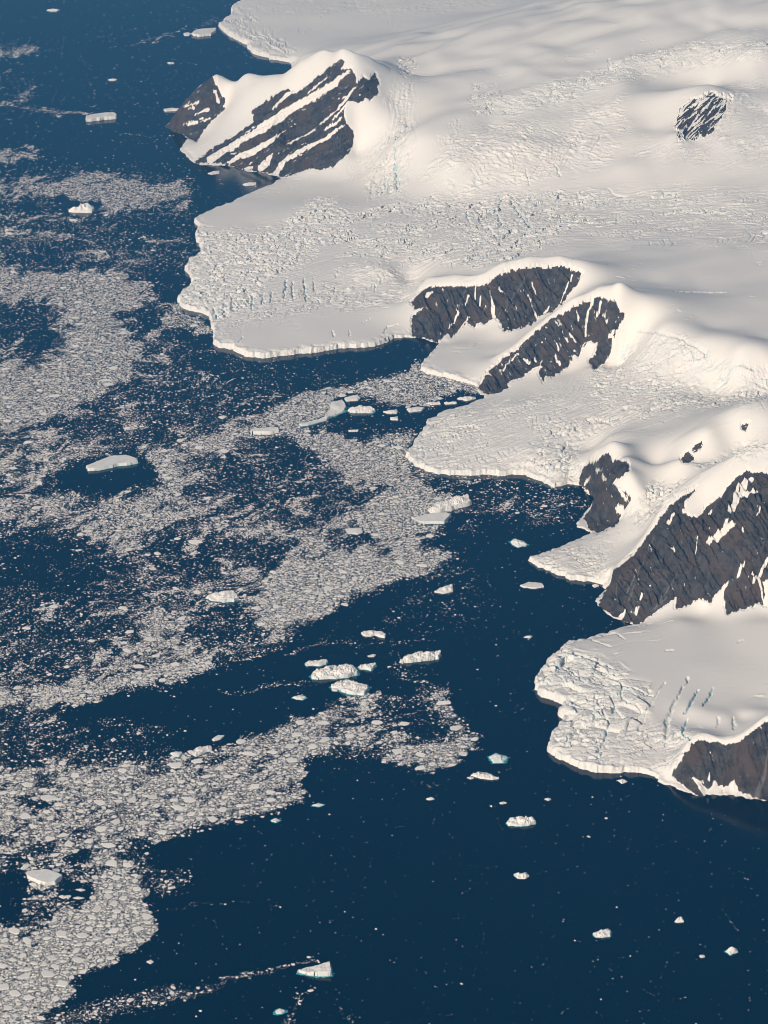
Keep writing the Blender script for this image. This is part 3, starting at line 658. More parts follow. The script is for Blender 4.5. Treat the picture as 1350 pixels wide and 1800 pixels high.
# single crevasses (px, py, width px), depth m
CREV = [([(1210,1192,5),(1187,1233,8),(1172,1268,12),(1172,1294,12)],12,.2),([(1226,1214,4),(1214,1235,8),(1203,1252,5)],14,.9),([(1254,1208,3),(1246,1225,6),(1237,1240,4)],14,1),([(1207,1265,5),(1200,1287,6),(1213,1300,5)],12,.8),
 ([(1168,1201,3),(1156,1217,4),(1137,1252,5),(1124,1281,9)],8,.1),([(1093,1206,4),(1093,1232,5)],14,.7),([(1057,1246,4),(1070,1268,6),(1063,1300,7),(1050,1320,5)],13,.5),([(1048,1225,4),(1056,1240,5)],12,.6),([(1080,1240,5),(1077,1250,5)],12,.8),
 ([(987,1144,4),(1028,1154,6),(1076,1176,5)],9,.1),([(1040,1175,4),(1080,1188,6),(1105,1187,3)],9,.1),([(1090,1205,4),(1120,1215,5),(1148,1224,2)],9,.1),([(1095,1230,4),(1120,1242,5),(1130,1250,3)],9,.1),([(980,1170,3),(1010,1185,5),(1025,1200,5)],10,.2),([(1000,1240,4),(1040,1245,6),(1065,1262,3)],9,.2),([(975,1290,3),(1010,1280,5),(1040,1265,4)],8,.2),([(990,1310,3),(1040,1300,5),(1070,1280,5)],9,.2),
 ([(1264,1262,7),(1262,1276,8)],9,.2),([(1289,1262,6),(1291,1280,7)],9,.2),([(1060,1118,3),(1080,1112,4),(1100,1124,2)],7,0),([(1040,1125,3),(1075,1137,3)],7,0),([(1170,1144,3),(1182,1143,5)],5,0),([(1298,1128,6),(1305,1126,6)],5,.1),
 ([(503,493,4),(501,508,5),(500,522,3)],16,.9),([(514,496,4),(513,512,5),(516,528,3)],16,.8),([(533,490,4),(536,505,5),(538,530,3)],16,.8),([(550,490,3),(552,510,4)],14,.6),([(478,512,4),(474,530,4)],14,.8),([(445,520,4),(442,542,4)],14,.8),([(463,515,3),(460,535,4)],13,.6),([(395,530,4),(392,552,4)],14,.7),([(375,540,4),(380,560,4)],14,.8),([(410,525,3),(405,548,3)],13,.5),
 ([(585,583,3),(586,592,4)],8,0),([(614,580,3),(616,590,4)],8,0),([(640,565,3),(648,560,4)],8,.1),([(675,585,4),(682,575,5),(700,570,3)],9,.3),([(425,592,4),(423,600,4)],8,.4),([(660,500,3),(658,515,4)],11,.5),
 ([(694,255,4),(696,280,6),(698,330,4)],18,.7),([(680,310,4),(678,330,4)],12,.5),([(840,372,5),(846,392,4)],14,.6),([(870,370,4),(882,395,5)],14,.7),([(900,355,4),(912,375,6),(930,398,4)],14,.7),([(925,380,4),(935,402,4)],12,.7),([(880,350,3),(878,372,4)],13,.7),([(985,348,5),(984,352,5)],10,.6),([(1015,340,4),(1018,348,5)],10,.5),([(1035,338,3),(1045,346,5)],10,.4),([(1068,330,3),(1080,342,5),(1105,345,2)],9,.2),([(860,400,4),(872,418,4)],12,.6),([(820,372,4),(826,392,4)],12,.5),([(925,300,3),(930,325,4)],12,.5),([(975,290,3),(985,310,4)],12,.4),
 ([(1070,100,4),(1072,118,6),(1078,125,7)],10,.1),([(1080,118,4),(1120,122,2)],6,0),([(1185,512,2),(1225,511,5),(1278,513,2)],7,0),([(1200,615,4),(1203,625,4)],12,.9),([(1215,618,4),(1218,628,5)],12,.9),([(1120,580,4),(1160,583,6),(1200,596,5),(1240,622,4)],12,.2),([(846,828,4),(849,838,9)],26,0),
 ([(880,183,2),(905,186,2)],5,0),([(960,183,2),(985,185,2)],4,0)]
for pts, depth, bl in CREV:
    ix = in_box(pxs, pys, [(p[0], p[1]) for p in pts], 8)
    s = stroke(pxs[ix] + 1.2 * perlin(Xr[ix] / 12, Yr[ix] / 25, 64) + 3.4 * perlin(Xr[ix] / 45, Yr[ix] / 55, 66), pys[ix] + 1.2 * perlin(Xr[ix] / 12, Yr[ix] / 25, 65), pts) * np.clip(0.85 + 0.8 * perlin(Xr[ix] / 40, Yr[ix] / 60, 67), 0.25, 1)
    dz[ix] -= depth * sstep(0.0, 0.7, s) * notrock[ix]
    blue[ix] = np.maximum(blue[ix], bl * sstep(0.15, 0.5, s))
# gentle drifts everywhere on the snow
sf = notrock * sstep(0, 50, Dr)
folds = 5.0 + 30.0 * sstep(180, 420, base.ravel()) * (1 - sstep(380, 470, pyr)) + 7 * sstep(150, 300, base.ravel())
dz += sf * (folds * fbm(Xr / 620 + 0.3 * fbm(Xr / 900, Yr / 900, 2, 505), Yr / 560 - Xr / 1500, 2, 500, 0.4) + 0.12 * fbm(Xr / 200, Yr / 200, 2, 510))
sa, sb = rot2(Xr + 30 * perlin(Xr / 120, Yr / 120, 520), Yr + 30 * perlin(Xr / 120, Yr / 120, 521), 14)
ph = sb / 95 + 0.8 * perlin(sa / 150, sb / 60, 522); ph = 1 - (ph - np.floor(ph))
few = sstep(0.15, 0.55, fbm(Xr / 420, Yr / 420, 2, 523)) * sstep(0.05, 0.4, perlin(sa / 110, sb / 45, 524))
dz += sf * few * (4.5 * (ph - 0.5) + 0.8 * perlin(Xr / 20, Yr / 20, 525))
rough = np.maximum(rough, 0.4 * few * sf)
zr += dz * sstep(-2, 25, Dr)
# ice front
fr = frontr * np.where(rockd > -3, 0.5, 1.0)
Zf = np.where(Dr > 0, zr + fr * sstep(0, 7, Dr), -12 + 12 * sstep(-14, 0, Dr))
Zf = np.where(Dr > 0, np.maximum(Zf, -3), Zf)
rough = np.maximum(rough, (1 - sstep(4, 45, Dr)) * sstep(10, 20, fr))
blue = np.maximum(blue, 0.25 * (1 - sstep(0, 10, Dr)) * sstep(10, 20, fr) * (perlin(Xr / 30, Yr / 30, 71) > 0.15))

# split the sheet: snow and each rock outcrop
idx = np.arange(Xr.size).reshape(GX.shape)
Q = np.stack([idx[:-1, :-1], idx[1:, :-1], idx[1:, 1:], idx[:-1, 1:]], -1).reshape(-1, 4)
Q = Q[(Dr[Q] > -14).any(1)]
rid = np.where((rockid[Q] >= 0).sum(1) >= 2, rockid[Q].max(1), -1)
VV = np.stack([Xr, Yr, Zf], 1)
def sub(F):
    u, inv = np.unique(F, return_inverse=True)
    return u, inv.reshape(F.shape)
u, F = sub(Q[rid < 0])
tag(quads('snowfield', VV[u], F, M_SNOW, attrs={'blue': blue[u], 'rough': rough[u]}), kind='structure')
for k, R in enumerate(ROCKS):
    if not (rid == k).any(): continue
    u, F = sub(Q[rid == k])
    tag(quads('rock_outcrop' if R['key'] in ('small', 'chip', 'speck', 'nunatak') else 'rock_cliff', VV[u], F, M_ROCK, attrs={'snow': snow[u], 'scree': scree[u]}), R['lab'], 'rock outcrop')
# ------------------------------------------------------------------ icebergs: outline in the photograph, height m, submerged foot m, relief kind, label
B = 'iceberg'
BERGS = [
 ([(152,822),(165,815),(185,806),(200,801),(220,798),(240,806),(242,811),(230,815),(210,817),(190,822),(170,827),(155,828)],20,6,'flat','long flat white iceberg alone in an oval of dark water amid the pack'),
 ([(47,1531),(67,1528),(84,1527),(98,1533),(109,1541),(101,1548),(96,1555),(82,1557),(64,1551),(49,1539)],20,0,'flat','big smooth lozenge-shaped tabular iceberg in the lowest pack ice'),
 ([(151,206),(165,201),(182,197),(200,196),(206,204),(204,206),(185,209),(170,211),(152,214)],30,0,'flat','oblong tabular iceberg with a bright front, in open water off the far headland'),
 ([(121,370),(135,360),(155,354),(164,357),(165,367),(160,374),(145,374),(128,373)],40,0,'peak','pointed white iceberg under the curved band of brash ice, upper water'),
 ([(336,61),(345,52),(365,49),(380,48),(377,55),(370,62),(350,65)],24,0,'flat','slab-like iceberg close off the front of the farthest glacier'),
 ([(322,58),(330,56),(336,59),(332,63),(324,63)],8,0,'low','small white lump at the end of the slab-like berg off the farthest glacier'),
 ([(288,192),(300,189),(315,190),(312,194),(290,196)],16,0,'flat','narrow white iceberg just off the outer tip of the dark headland'),
 ([(82,17),(95,14),(105,17),(100,20),(88,20)],14,0,'low','small low iceberg high up in the most distant open water'),
 ([(190,139),(200,137),(206,139),(202,142),(192,142)],10,0,'low','tiny bar-shaped berg in open water above the oblong tabular iceberg'),
 ([(294,109),(303,108),(306,111),(298,113)],10,0,'low','tiny berg in blue water between the slab-like berg and the headland'),
 ([(427,324),(437,319),(450,320),(450,324),(433,327)],14,0,'low','low iceberg in the cove under the striped rock face'),
 ([(365,305),(375,300),(386,299),(385,305),(372,307)],8,0,'low','flat white floe at the foot of the striped rock face'),
 ([(440,754),(453,751),(488,750),(490,757),(474,764),(443,763)],24,0,'flat','wedge-shaped iceberg with a shaded side at the tail of the grey ice tongue'),
 ([(527,746),(550,741),(570,733),(576,725),(583,705),(599,699),(607,708),(606,720),(589,728),(573,738),(550,746),(531,749)],16,8,'rough','long curved iceberg with turquoise edge at the rim of the grey ice tongue'),
 ([(606,699),(616,695),(629,692),(633,699),(629,704),(609,706)],12,0,'low','flat square-ended iceberg above the turquoise-edged one in the dark pool'),
 ([(612,721),(619,713),(635,710),(651,717),(660,721),(655,725),(632,726),(616,725)],20,10,'rough','humped iceberg with a bright turquoise edge in the dark pool'),
 ([(674,723),(697,718),(699,722),(697,727),(681,727)],12,0,'low','white iceberg right of the turquoise-edged hump, first of the row by the glacier'),
 ([(686,733),(699,731),(700,739),(687,738)],9,0,'low','small square white floe under the row of bergs in the dark pool'),
 ([(715,718),(733,713),(746,715),(741,721),(720,725)],14,0,'low','broad iceberg touching the tip of the smooth white glacier'),
 ([(752,708),(772,704),(774,710),(759,712)],12,0,'low','white iceberg in the middle of the row between ice tongue and glacier'),
 ([(781,707),(801,704),(803,709),(783,711)],12,0,'low','small berg next to last in the row towards the slanting rock ridge'),
 ([(804,700),(821,694),(836,699),(821,705)],14,0,'low','pale berg at the head of the row, beside the foot of the slanting ridge'),
 ([(612,756),(630,754),(629,758),(614,759)],7,0,'low','thin white floe low in the dark pool, under the humped berg'),
 ([(752,899),(762,891),(782,883),(805,871),(821,865),(827,881),(811,889),(785,897),(759,902)],34,0,'rough','long crumbled ridge-like iceberg at the edge of the central pack'),
 ([(726,912),(746,904),(766,901),(785,900),(793,904),(780,920),(746,921),(733,917)],18,5,'flat','smooth flat iceberg lying against the lower side of the crumbled ridge-like one'),
 ([(607,930),(616,927),(635,926),(637,935),(629,940),(612,938)],8,0,'low','large flat floe at the notch of dark water inside the central pack'),
 ([(635,1111),(641,1107),(655,1105),(663,1109),(673,1110),(677,1115),(676,1122),(665,1119),(660,1114),(652,1118),(641,1117)],15,0,'rough','arched white iceberg with a notch in its lower side, in the dark lead'),
 ([(703,1163),(708,1157),(721,1150),(740,1145),(756,1143),(767,1141),(775,1145),(771,1155),(753,1158),(729,1163),(708,1166)],26,4,'rough','long white iceberg with ragged crest, alone right of the berg cluster'),
 ([(536,1166),(543,1161),(559,1160),(569,1156),(576,1161),(572,1167),(561,1171),(548,1169),(539,1171)],12,5,'rough','small curved iceberg at the upper left of the cluster of four'),
 ([(547,1187),(553,1178),(572,1170),(588,1166),(609,1165),(620,1170),(629,1177),(628,1183),(607,1190),(580,1193),(559,1194),(549,1193)],28,9,'rough','largest iceberg of the cluster of four, bumpy with a turquoise waterline'),
 ([(628,1171),(639,1166),(649,1166),(659,1163),(660,1167),(652,1179),(641,1175),(631,1175)],16,7,'rough','fishtail-shaped iceberg at the right end of the cluster of four'),
 ([(583,1203),(591,1197),(607,1193),(623,1197),(641,1201),(649,1205),(643,1213),(640,1222),(623,1221),(607,1217),(593,1207),(585,1205)],20,9,'rough','lowest iceberg of the cluster of four, with a broad square end'),
 ([(583,1210),(590,1207),(595,1210),(592,1215),(585,1215)],6,5,'low','rounded small floe tucked under the lowest berg of the cluster of four'),
 ([(514,1225),(524,1221),(535,1222),(538,1225),(532,1230),(521,1229)],8,5,'low','small knobbly iceberg by itself left of and below the cluster of four'),
 ([(646,1153),(655,1149),(661,1150),(657,1155),(648,1155)],5,0,'low','flat oval floe between the arched berg and the cluster of four'),
 ([(361,1049),(375,1041),(395,1037),(410,1036),(419,1050),(412,1057),(390,1059),(370,1054)],16,6,'rough','rugged iceberg with a bright upper side in the middle of the left pack'),
 ([(446,1066),(455,1063),(460,1071),(452,1074)],7,0,'low','small upright white lump right of and below the rugged berg of the left pack'),
 ([(372,1300),(382,1291),(394,1291),(388,1299),(376,1303)],8,0,'low','small tilted iceberg just above the paired lumps at the lead\'s edge'),
 ([(337,1325),(343,1312),(360,1310),(372,1309),(372,1316),(360,1320),(345,1330)],16,0,'rough','ragged two-humped iceberg at the upper tip of the lower pack'),
 ([(300,1323),(310,1319),(320,1321),(315,1330),(306,1330)],10,6,'low','turquoise-footed small berg left of the ragged two-humped one'),
 ([(891,1445),(897,1436),(920,1432),(940,1437),(941,1445),(932,1450),(915,1452),(895,1451)],19,5,'rough','broad iceberg with a grey cracked top in the open dark water'),
 ([(903,1535),(910,1530),(917,1534),(925,1530),(930,1539),(922,1545),(910,1544)],12,0,'peak','small jagged iceberg alone under the broad grey-topped one'),
 ([(1043,1640),(1055,1634),(1067,1631),(1074,1635),(1072,1645),(1060,1648),(1047,1647)],13,4,'rough','oval bumpy iceberg, largest in the lowest right open water'),
 ([(1186,1620),(1192,1610),(1200,1609),(1202,1620),(1190,1622)],12,0,'peak','small wedge-shaped berg right of and above the oval bumpy one'),
 ([(1276,1670),(1285,1661),(1295,1666),(1297,1672),(1283,1678)],14,5,'peak','rounded peaked berg with turquoise rim, farthest right in the open water'),
 ([(1229,1679),(1237,1677),(1239,1682),(1232,1684)],5,0,'low','tiny white floe left of the rounded turquoise-rimmed berg'),
 ([(828,1360),(840,1354),(855,1357),(877,1368),(865,1371),(845,1368)],13,0,'rough','tapering white iceberg pointing right, under the lowest glacier\'s bay'),
 ([(821,1366),(828,1364),(833,1367),(827,1370)],6,0,'low','small floe at the blunt left end of the tapering berg'),
 ([(860,1328),(872,1322),(892,1329),(885,1340),(867,1341)],12,9,'peak','pale blue-green iceberg above the tapering white one'),
 ([(898,950),(905,944),(920,950),(926,957),(910,962),(902,956)],14,9,'peak','small two-topped turquoise-edged iceberg in the bay beneath the snowy glacier'),
 ([(915,1029),(930,1022),(952,1025),(956,1032),(940,1035),(920,1032)],7,0,'flat','flat oval white floe in the bay left of the tall mountain'),
 ([(763,1040),(775,1032),(795,1026),(796,1039),(780,1044)],12,0,'rough','pale iceberg at the right-hand tip of the central pack'),
 ([(920,1120),(927,1116),(936,1117),(932,1122)],6,0,'low','little white berg alone in the bay under the flat oval floe'),
 ([(524,1705),(540,1698),(560,1695),(579,1691),(582,1714),(565,1716),(540,1712)],22,9,'tilt','wedge-shaped iceberg high at its right end, at the head of the brash trail'),
 ([(484,1777),(492,1771),(501,1777),(495,1782),(486,1782)],8,8,'low','round berg in a turquoise halo near the bottom, under the wedge-shaped one'),
 ([(257,1690),(265,1686),(270,1690),(265,1695)],5,0,'low','largest floe in the dark wedge of water beside the lowest pack'),
 ([(1086,1370),(1095,1367),(1103,1373),(1093,1378)],8,0,'peak','cluster-like small berg close under the lowest glacier\'s front'),
 ([(957,1404),(963,1401),(969,1404),(964,1408)],6,0,'low','small berg in dark water right above the grey-topped broad one'),
 ([(549,1415),(560,1411),(569,1414),(560,1418)],6,6,'low','small turquoise-footed berg off the right tip of the lower pack'),
 ([(476,1442),(484,1437),(492,1441),(485,1446)],6,5,'low','small rounded berg just off the lower edge of the lower pack'),
 ([(103,1575),(110,1572),(118,1577),(111,1580)],6,0,'low','small triangular floe right under the big lozenge-shaped berg'),
 ([(128,1578),(136,1575),(148,1578),(138,1581)],5,0,'low','lower of two flat oblong floes right of the triangular floe'),
 ([(133,1563),(142,1561),(150,1564),(142,1567)],5,0,'low','upper of two flat oblong floes right of the triangular floe'),
 ([(1041,1028),(1047,1025),(1053,1029),(1045,1033)],8,0,'low','tiny berg against the shore at the tall mountain\'s foot'),
 ([(749,1404),(757,1399),(764,1404),(755,1407)],7,0,'peak','small pointed floe below the right tip of the lower pack'),
 ([(877,1411),(885,1408),(891,1411),(883,1414)],5,0,'low','small flat floe just left of and above the grey-topped broad iceberg'),
]
def make_berg(k, pts, h, foot, kind, label):
    P = np.array(pts, float)
    t = (P[:, 1] - P[:, 1].min()) / max(1, np.ptp(P[:, 1]))
    wx_, wy_ = at(P[:, 0], P[:, 1], h * (1 - t))
    W = np.stack([wx_, wy_], 1)
    c = W.mean(0)
    lo, hi = W.min(0) - 22, W.max(0) + 22
    nx = int(np.clip((hi - lo)[0] / 1.6, 30, 110)); ny = int(np.clip((hi - lo)[1] / 2.2, 30, 110))
    X, Y = np.meshgrid(np.linspace(lo[0], hi[0], nx), np.linspace(lo[1], hi[1], ny))
    cell = max((hi - lo)[0] / (nx - 1), (hi - lo)[1] / (ny - 1))
    size = math.sqrt(np.ptp(W[:, 0]) * np.ptp(W[:, 1]))
    a = 0.03 * size
    d, _ = sdist(X + a * fbm(X / (0.22 * size + 6), Y / (0.22 * size + 6), 2, 900 + k), Y + a * fbm(X / (0.22 * size + 6), Y / (0.22 * size + 6), 2, 930 + k), W)
    gy, gx = np.gradient(d, Y[1, 0] - Y[0, 0], X[0, 1] - X[0, 0])
    g = np.hypot(gx, gy) + 1e-6; gx /= g * g; gy /= g * g
    gx = np.clip(gx, -1.5, 1.5); gy = np.clip(gy, -1.5, 1.5)
    edge = (d > -0.55 * cell) & (d < 0.55 * cell)
    wall = (d <= -0.55 * cell) & (d > -1.75 * cell)
    wd = 0.10 * h + 0.6
    mv = np.where(edge, -d, np.where(wall, -wd - d, 0))
    Xs = X + gx * mv; Ys = Y + gy * mv
    e = np.clip(d / (0.28 * size), 0, 1)
    u = (X - c[0]) / size; v = (Y - c[1]) / size
    n1 = fbm(X / (0.32 * size), Y / (0.32 * size), 3, 960 + k); n2 = fbm(X / 7, Y / 7, 3, 990 + k)
    ridged = 1 - np.abs(perlin(X / (0.3 * size), Y / (0.3 * size), 1010 + k)) * 2
    ang = 0.8 * math.sin(k * 2.4); tilt = math.cos(ang) * u + math.sin(ang) * v
    if kind == 'flat': top = 0.86 + 0.10 * tilt + 0.05 * n1 + 0.02 * n2
    elif kind == 'low': top = 0.55 + 0.35 * e + 0.25 * n1 + 0.08 * n2
    elif kind == 'peak': top = 0.30 + 0.85 * e * (0.7 + 0.5 * ridged) + 0.2 * n1 + 0.08 * n2
    elif kind == 'tilt': top = 0.45 + 0.75 * np.clip(u + 0.35, 0, 1) + 0.18 * n1 + 0.08 * n2
    else: top = 0.50 + 0.22 * tilt + 0.22 * e + 0.42 * ridged * (0.3 + 0.7 * e) + 0.35 * n1 + 0.26 * n2
    Zb = np.where(d > -0.55 * cell, np.clip(top, 0.12, 1.25) * h, -1.0)
    i = np.arange(nx * ny).reshape(ny, nx)
    Q = np.stack([i[:-1, :-1], i[:-1, 1:], i[1:, 1:], i[1:, :-1]], -1).reshape(-1, 4)
    ok = (edge | wall | (d >= 0.55 * cell)).ravel()
    Qk = Q[ok[Q].all(1)]
    blu = np.where(wall, 0.35 if foot else 0.10, 0) + (0.25 if 'pale blue-green' in label else 0)
    PV = np.stack([Xs.ravel() - c[0], Ys.ravel() - c[1], Zb.ravel()], 1)
    name = B if h > 8.5 else 'ice_floe'
    def piece(nm, Fs, par=None):
        u_, F = sub(Fs)
        return quads(nm, PV[u_], F, M_BERG, smooth=kind not in ('low', 'peak'), attrs={'blue': blu.ravel()[u_]}, parent=par)
    if h >= 12:
        o = bpy.data.objects.new(name, None); o.empty_display_size = 5; COL.objects.link(o)
        isw = wall.ravel()[Qk].any(1)
        piece('snow_top', Qk[~isw], o); piece('ice_wall', Qk[isw], o)
    else:
        o = piece(name, Qk)
    o.location = (c[0], c[1], 0)
    tag(o, label, 'iceberg' if h > 8.5 else 'ice floe')
    if foot:
        okf = ((d < 1.5 * cell) & (d > -foot * 1.4 * (0.9 + 0.7 * perlin(X / 18, Y / 18, 1040 + k)))).ravel()
        Qf = Q[okf[Q].all(1)]
        if len(Qf):
            u_, F = sub(Qf)
            zf = 0.06 - 0.0 * d
            quads('submerged_foot', np.stack([X.ravel() - c[0], Y.ravel() - c[1], zf.ravel()], 1)[u_], F, M_FOOT, parent=o)
for k, b in enumerate(BERGS): make_berg(k, *b)

# ------------------------------------------------------------------ how much ice floats where: outlines in the photograph, painted one over another
# (outline, share of the water covered 0..1, soft edge in px)
E = -400; W0 = 2300
ICE = [
 ([(E,-300),(1350,-300),(1350,700),(E,700)],.05,30),
 ([(E,700),(1350,700),(1350,1250),(E,1250)],.035,60),
 ([(E,78),(40,76),(72,84),(58,97),(20,101),(E,102)],.72,6),([(8,140),(30,137),(52,163),(50,178),(22,186),(8,182),(22,168)],.78,5),
 ([(E,120),(60,125),(80,180),(E,195)],.22,14),([(90,60),(400,20),(400,45),(150,110)],.09,20),([(150,135),(300,140),(310,165),(150,180)],.10,12),
 ([(E,264),(42,261),(70,267),(62,277),(22,284),(E,294)],.85,4),
 ([(E,300),(110,300),(330,310),(340,440),(330,470),(E,475)],.34,18),
 ([(E,312),(100,315),(190,298),(232,309),(290,317),(322,334),(331,350),(316,368),(300,374),(297,368),(316,350),(292,341),(252,356),(205,364),(170,361),(130,351),(60,345),(E,338)],.76,6),
 ([(110,350),(170,348),(172,376),(115,378)],.05,5),([(E,340),(60,349),(130,356),(120,372),(E,366)],.12,6),
 ([(E,400),(60,402),(105,412),(70,432),(E,440)],.55,10),([(150,432),(230,425),(250,448),(200,462),(140,450)],.52,10),([(240,380),(320,372),(330,400),(290,420),(240,410)],.14,10),
 ([(E,470),(100,470),(190,480),(275,505),(300,560),(310,620),(300,660),(290,690),(260,730),(160,770),(E,800)],.42,16),
 ([(E,478),(60,470),(130,474),(215,480),(266,502),(252,530),(228,565),(238,590),(262,612),(250,642),(200,682),(140,722),(60,748),(E,762)],.82,12),
 ([(E,515),(45,525),(90,530),(118,555),(120,600),(70,640),(30,632),(E,600)],.45,14),([(E,545),(40,540),(80,555),(105,578),(105,606),(60,630),(40,625),(20,602),(E,590)],.16,8),
 ([(215,555),(245,545),(310,565),(312,580),(240,585),(220,575)],.20,8),
 ([(270,505),(320,512),(335,520),(300,530),(280,525)],.03,5),
 ([(283,545),(312,536),(340,548),(368,557),(374,580),(345,588),(310,580),(285,562)],.74,4),
 ([(250,640),(300,610),(380,640),(460,660),(570,660),(540,690),(450,740),(330,785),(250,830),(150,800),(60,770),(200,700)],.30,20),
 ([(300,590),(372,600),(440,630),(560,622),(650,612),(720,600),(745,640),(690,662),(600,685),(540,690),(480,662),(380,652),(310,640)],.10,12),
 ([(500,625),(680,605),(770,604),(745,640),(600,660)],.035,12),
 ([(E,790),(120,760),(260,775),(300,785),(440,735),(500,745),(560,752),(700,745),(740,760),(715,800),(728,820),(830,850),(845,880),(790,925),(745,945),(765,962),(802,985),(792,1012),(700,1022),(650,1042),(600,1052),(560,1085),(480,1146),(340,1185),(280,1202),(200,1222),(110,1238),(E,1250)],.60,8),
 ([(280,790),(440,740),(480,750),(430,800),(330,835),(290,900),(250,920),(190,900),(280,850)],.72,14),
 ([(500,760),(700,758),(722,800),(740,822),(840,855),(790,915),(740,940),(690,960),(620,920),(660,880),(600,830),(540,790)],.84,14),
 ([(440,752),(450,735),(480,715),(525,695),(560,685),(590,672),(620,668),(680,658),(742,642),(800,655),(836,672),(842,690),(800,705),(750,722),(700,722),(650,712),(640,692),(600,705),(560,740),(530,752),(490,766),(450,766)],.90,4),
 ([(E,860),(160,880),(270,845),(330,880),(340,920),(230,935),(110,915),(E,925)],.70,14),
 ([(586,678),(600,668),(680,655),(686,664),(640,672),(590,680)],.06,4),
 ([(550,752),(575,741),(604,709),(640,704),(655,693),(665,706),(690,716),(745,724),(735,755),(690,757),(640,770),(610,770),(580,758)],.10,5),
 ([(690,726),(750,710),(830,694),(842,700),(760,728),(745,748),(720,746)],.08,4),
 ([(88,842),(108,822),(150,802),(240,792),(282,828),(272,850),(200,872),(130,866),(95,857)],.03,6),([(E,868),(30,862),(95,852),(100,862),(30,874),(E,878)],.12,5),
 ([(345,835),(375,806),(440,790),(470,772),(510,770),(535,792),(552,822),(608,852),(650,885),(600,905),(480,905),(380,880)],.34,12),([(470,778),(505,772),(530,790),(545,815),(500,822),(470,800)],.12,6),([(380,815),(440,795),(460,830),(420,870),(370,850)],.25,8),
 ([(640,845),(700,850),(690,880),(640,880)],.55,8),([(615,940),(650,940),(690,965),(672,985),(640,978),(610,985)],.10,5),
 ([(270,925),(330,930),(400,950),(490,945),(488,985),(440,1000),(330,1015),(265,1000)],.26,10),
 ([(E,950),(60,930),(150,940),(192,980),(212,1010),(200,1050),(150,1062),(80,1062),(E,1062)],.09,14),([(E,1060),(150,1062),(215,1080),(230,1120),(170,1160),(90,1185),(E,1190)],.30,16),
 ([(180,1020),(260,1000),(340,1020),(330,1070),(230,1090),(180,1070)],.48,16),
 ([(338,1065),(350,1055),(420,1056),(440,1075),(470,1090),(440,1125),(350,1132),(325,1120)],.26,9),
 ([(480,1000),(640,960),(790,985),(800,1005),(690,1022),(600,1045),(560,1078),(500,1110),(450,1090),(470,1040)],.86,8),([(270,1080),(330,1080),(340,1150),(250,1195),(230,1170)],.70,12),
 ([(E,1212),(110,1208),(220,1192),(335,1160),(342,1186),(280,1204),(200,1224),(110,1240),(E,1252)],.72,5),
 ([(560,1088),(650,1048),(720,1030),(795,1020),(870,1000),(960,1060),(1000,1120),(930,1200),(880,1320),(840,1330),(780,1200),(700,1180),(560,1180),(500,1215),(450,1255),(380,1290),(250,1312),(170,1300),(120,1262),(110,1243),(200,1227),(300,1204),(480,1150)],.012,4),
 ([(700,1020),(790,1000),(880,1050),(860,1090),(770,1110),(690,1125),(600,1135),(590,1120),(670,1100)],.09,12),([(780,925),(830,880),(850,915),(820,960),(860,1010),(830,1040),(790,1010)],.07,10),
 ([(560,1122),(700,1125),(770,1105),(768,1114),(705,1131),(560,1130)],.13,4),
 ([(720,820),(850,838),(1000,858),(1032,885),(1020,908),(980,918),(900,905),(840,900),(790,885)],.34,10),([(880,840),(1000,857),(1030,880),(960,872)],.15,8),
 ([(E,1250),(110,1250),(180,1310),(330,1320),(330,1350),(E,1360)],.32,12),([(170,1262),(310,1278),(300,1292),(200,1300)],.22,6),
 ([(E,1350),(300,1335),(392,1312),(470,1285),(540,1252),(600,1232),(640,1212),(705,1225),(700,1250),(742,1214),(776,1204),(802,1250),(836,1290),(836,1314),(800,1340),(750,1352),(690,1345),(640,1332),(590,1337),(540,1332),(530,1370),(540,1400),(500,1420),(440,1436),(380,1446),(300,1466),(230,1482),(200,1500),(242,1530),(250,1580),(268,1618),(250,1650),(200,1690),(140,1722),(100,1762),(60,1805),(0,1900),(0,W0),(E,W0)],.62,5),
 ([(E,1380),(150,1360),(330,1345),(400,1320),(470,1290),(560,1260),(600,1270),(560,1320),(530,1335),(520,1400),(440,1430),(300,1462),(200,1478),(120,1470),(E,1490)],.70,10),
 ([(690,1250),(750,1235),(790,1275),(770,1300),(710,1300)],.12,7),([(640,1225),(690,1235),(690,1280),(640,1290),(600,1270)],.42,8),([(690,1150),(720,1170),(760,1200),(740,1212),(700,1180)],.22,6),([(740,1310),(835,1295),(836,1314),(800,1340),(750,1352)],.80,5),
 ([(540,1330),(600,1337),(640,1333),(640,1345),(560,1372),(535,1380)],.03,5),
 ([(30,1398),(78,1408),(96,1428),(60,1428)],.14,6),([(110,1508),(160,1492),(172,1510),(140,1522)],.10,5),([(200,1480),(260,1478),(255,1525),(215,1515)],.34,8),([(E,1470),(60,1480),(110,1500),(90,1520),(E,1530)],.48,8),
 ([(E,1545),(42,1526),(50,1545),(45,1590),(38,1622),(E,1618)],.04,5),([(96,1555),(110,1545),(150,1550),(158,1580),(135,1600),(112,1590),(98,1570)],.05,4),([(45,1555),(95,1560),(120,1592),(110,1622),(50,1625),(42,1600)],.34,6),([(75,1628),(120,1625),(110,1640),(80,1640)],.10,4),([(50,1655),(70,1655),(65,1668),(48,1668)],.15,4),
 ([(120,1600),(160,1580),(170,1540),(200,1520),(240,1535),(250,1580),(266,1618),(248,1648),(195,1685),(130,1722),(90,1760),(50,1805),(-10,1900),(0,W0),(E,W0),(E,1650),(60,1660)],.86,7),
 ([(245,1525),(330,1535),(335,1560),(290,1570),(250,1560)],.3,10),
]
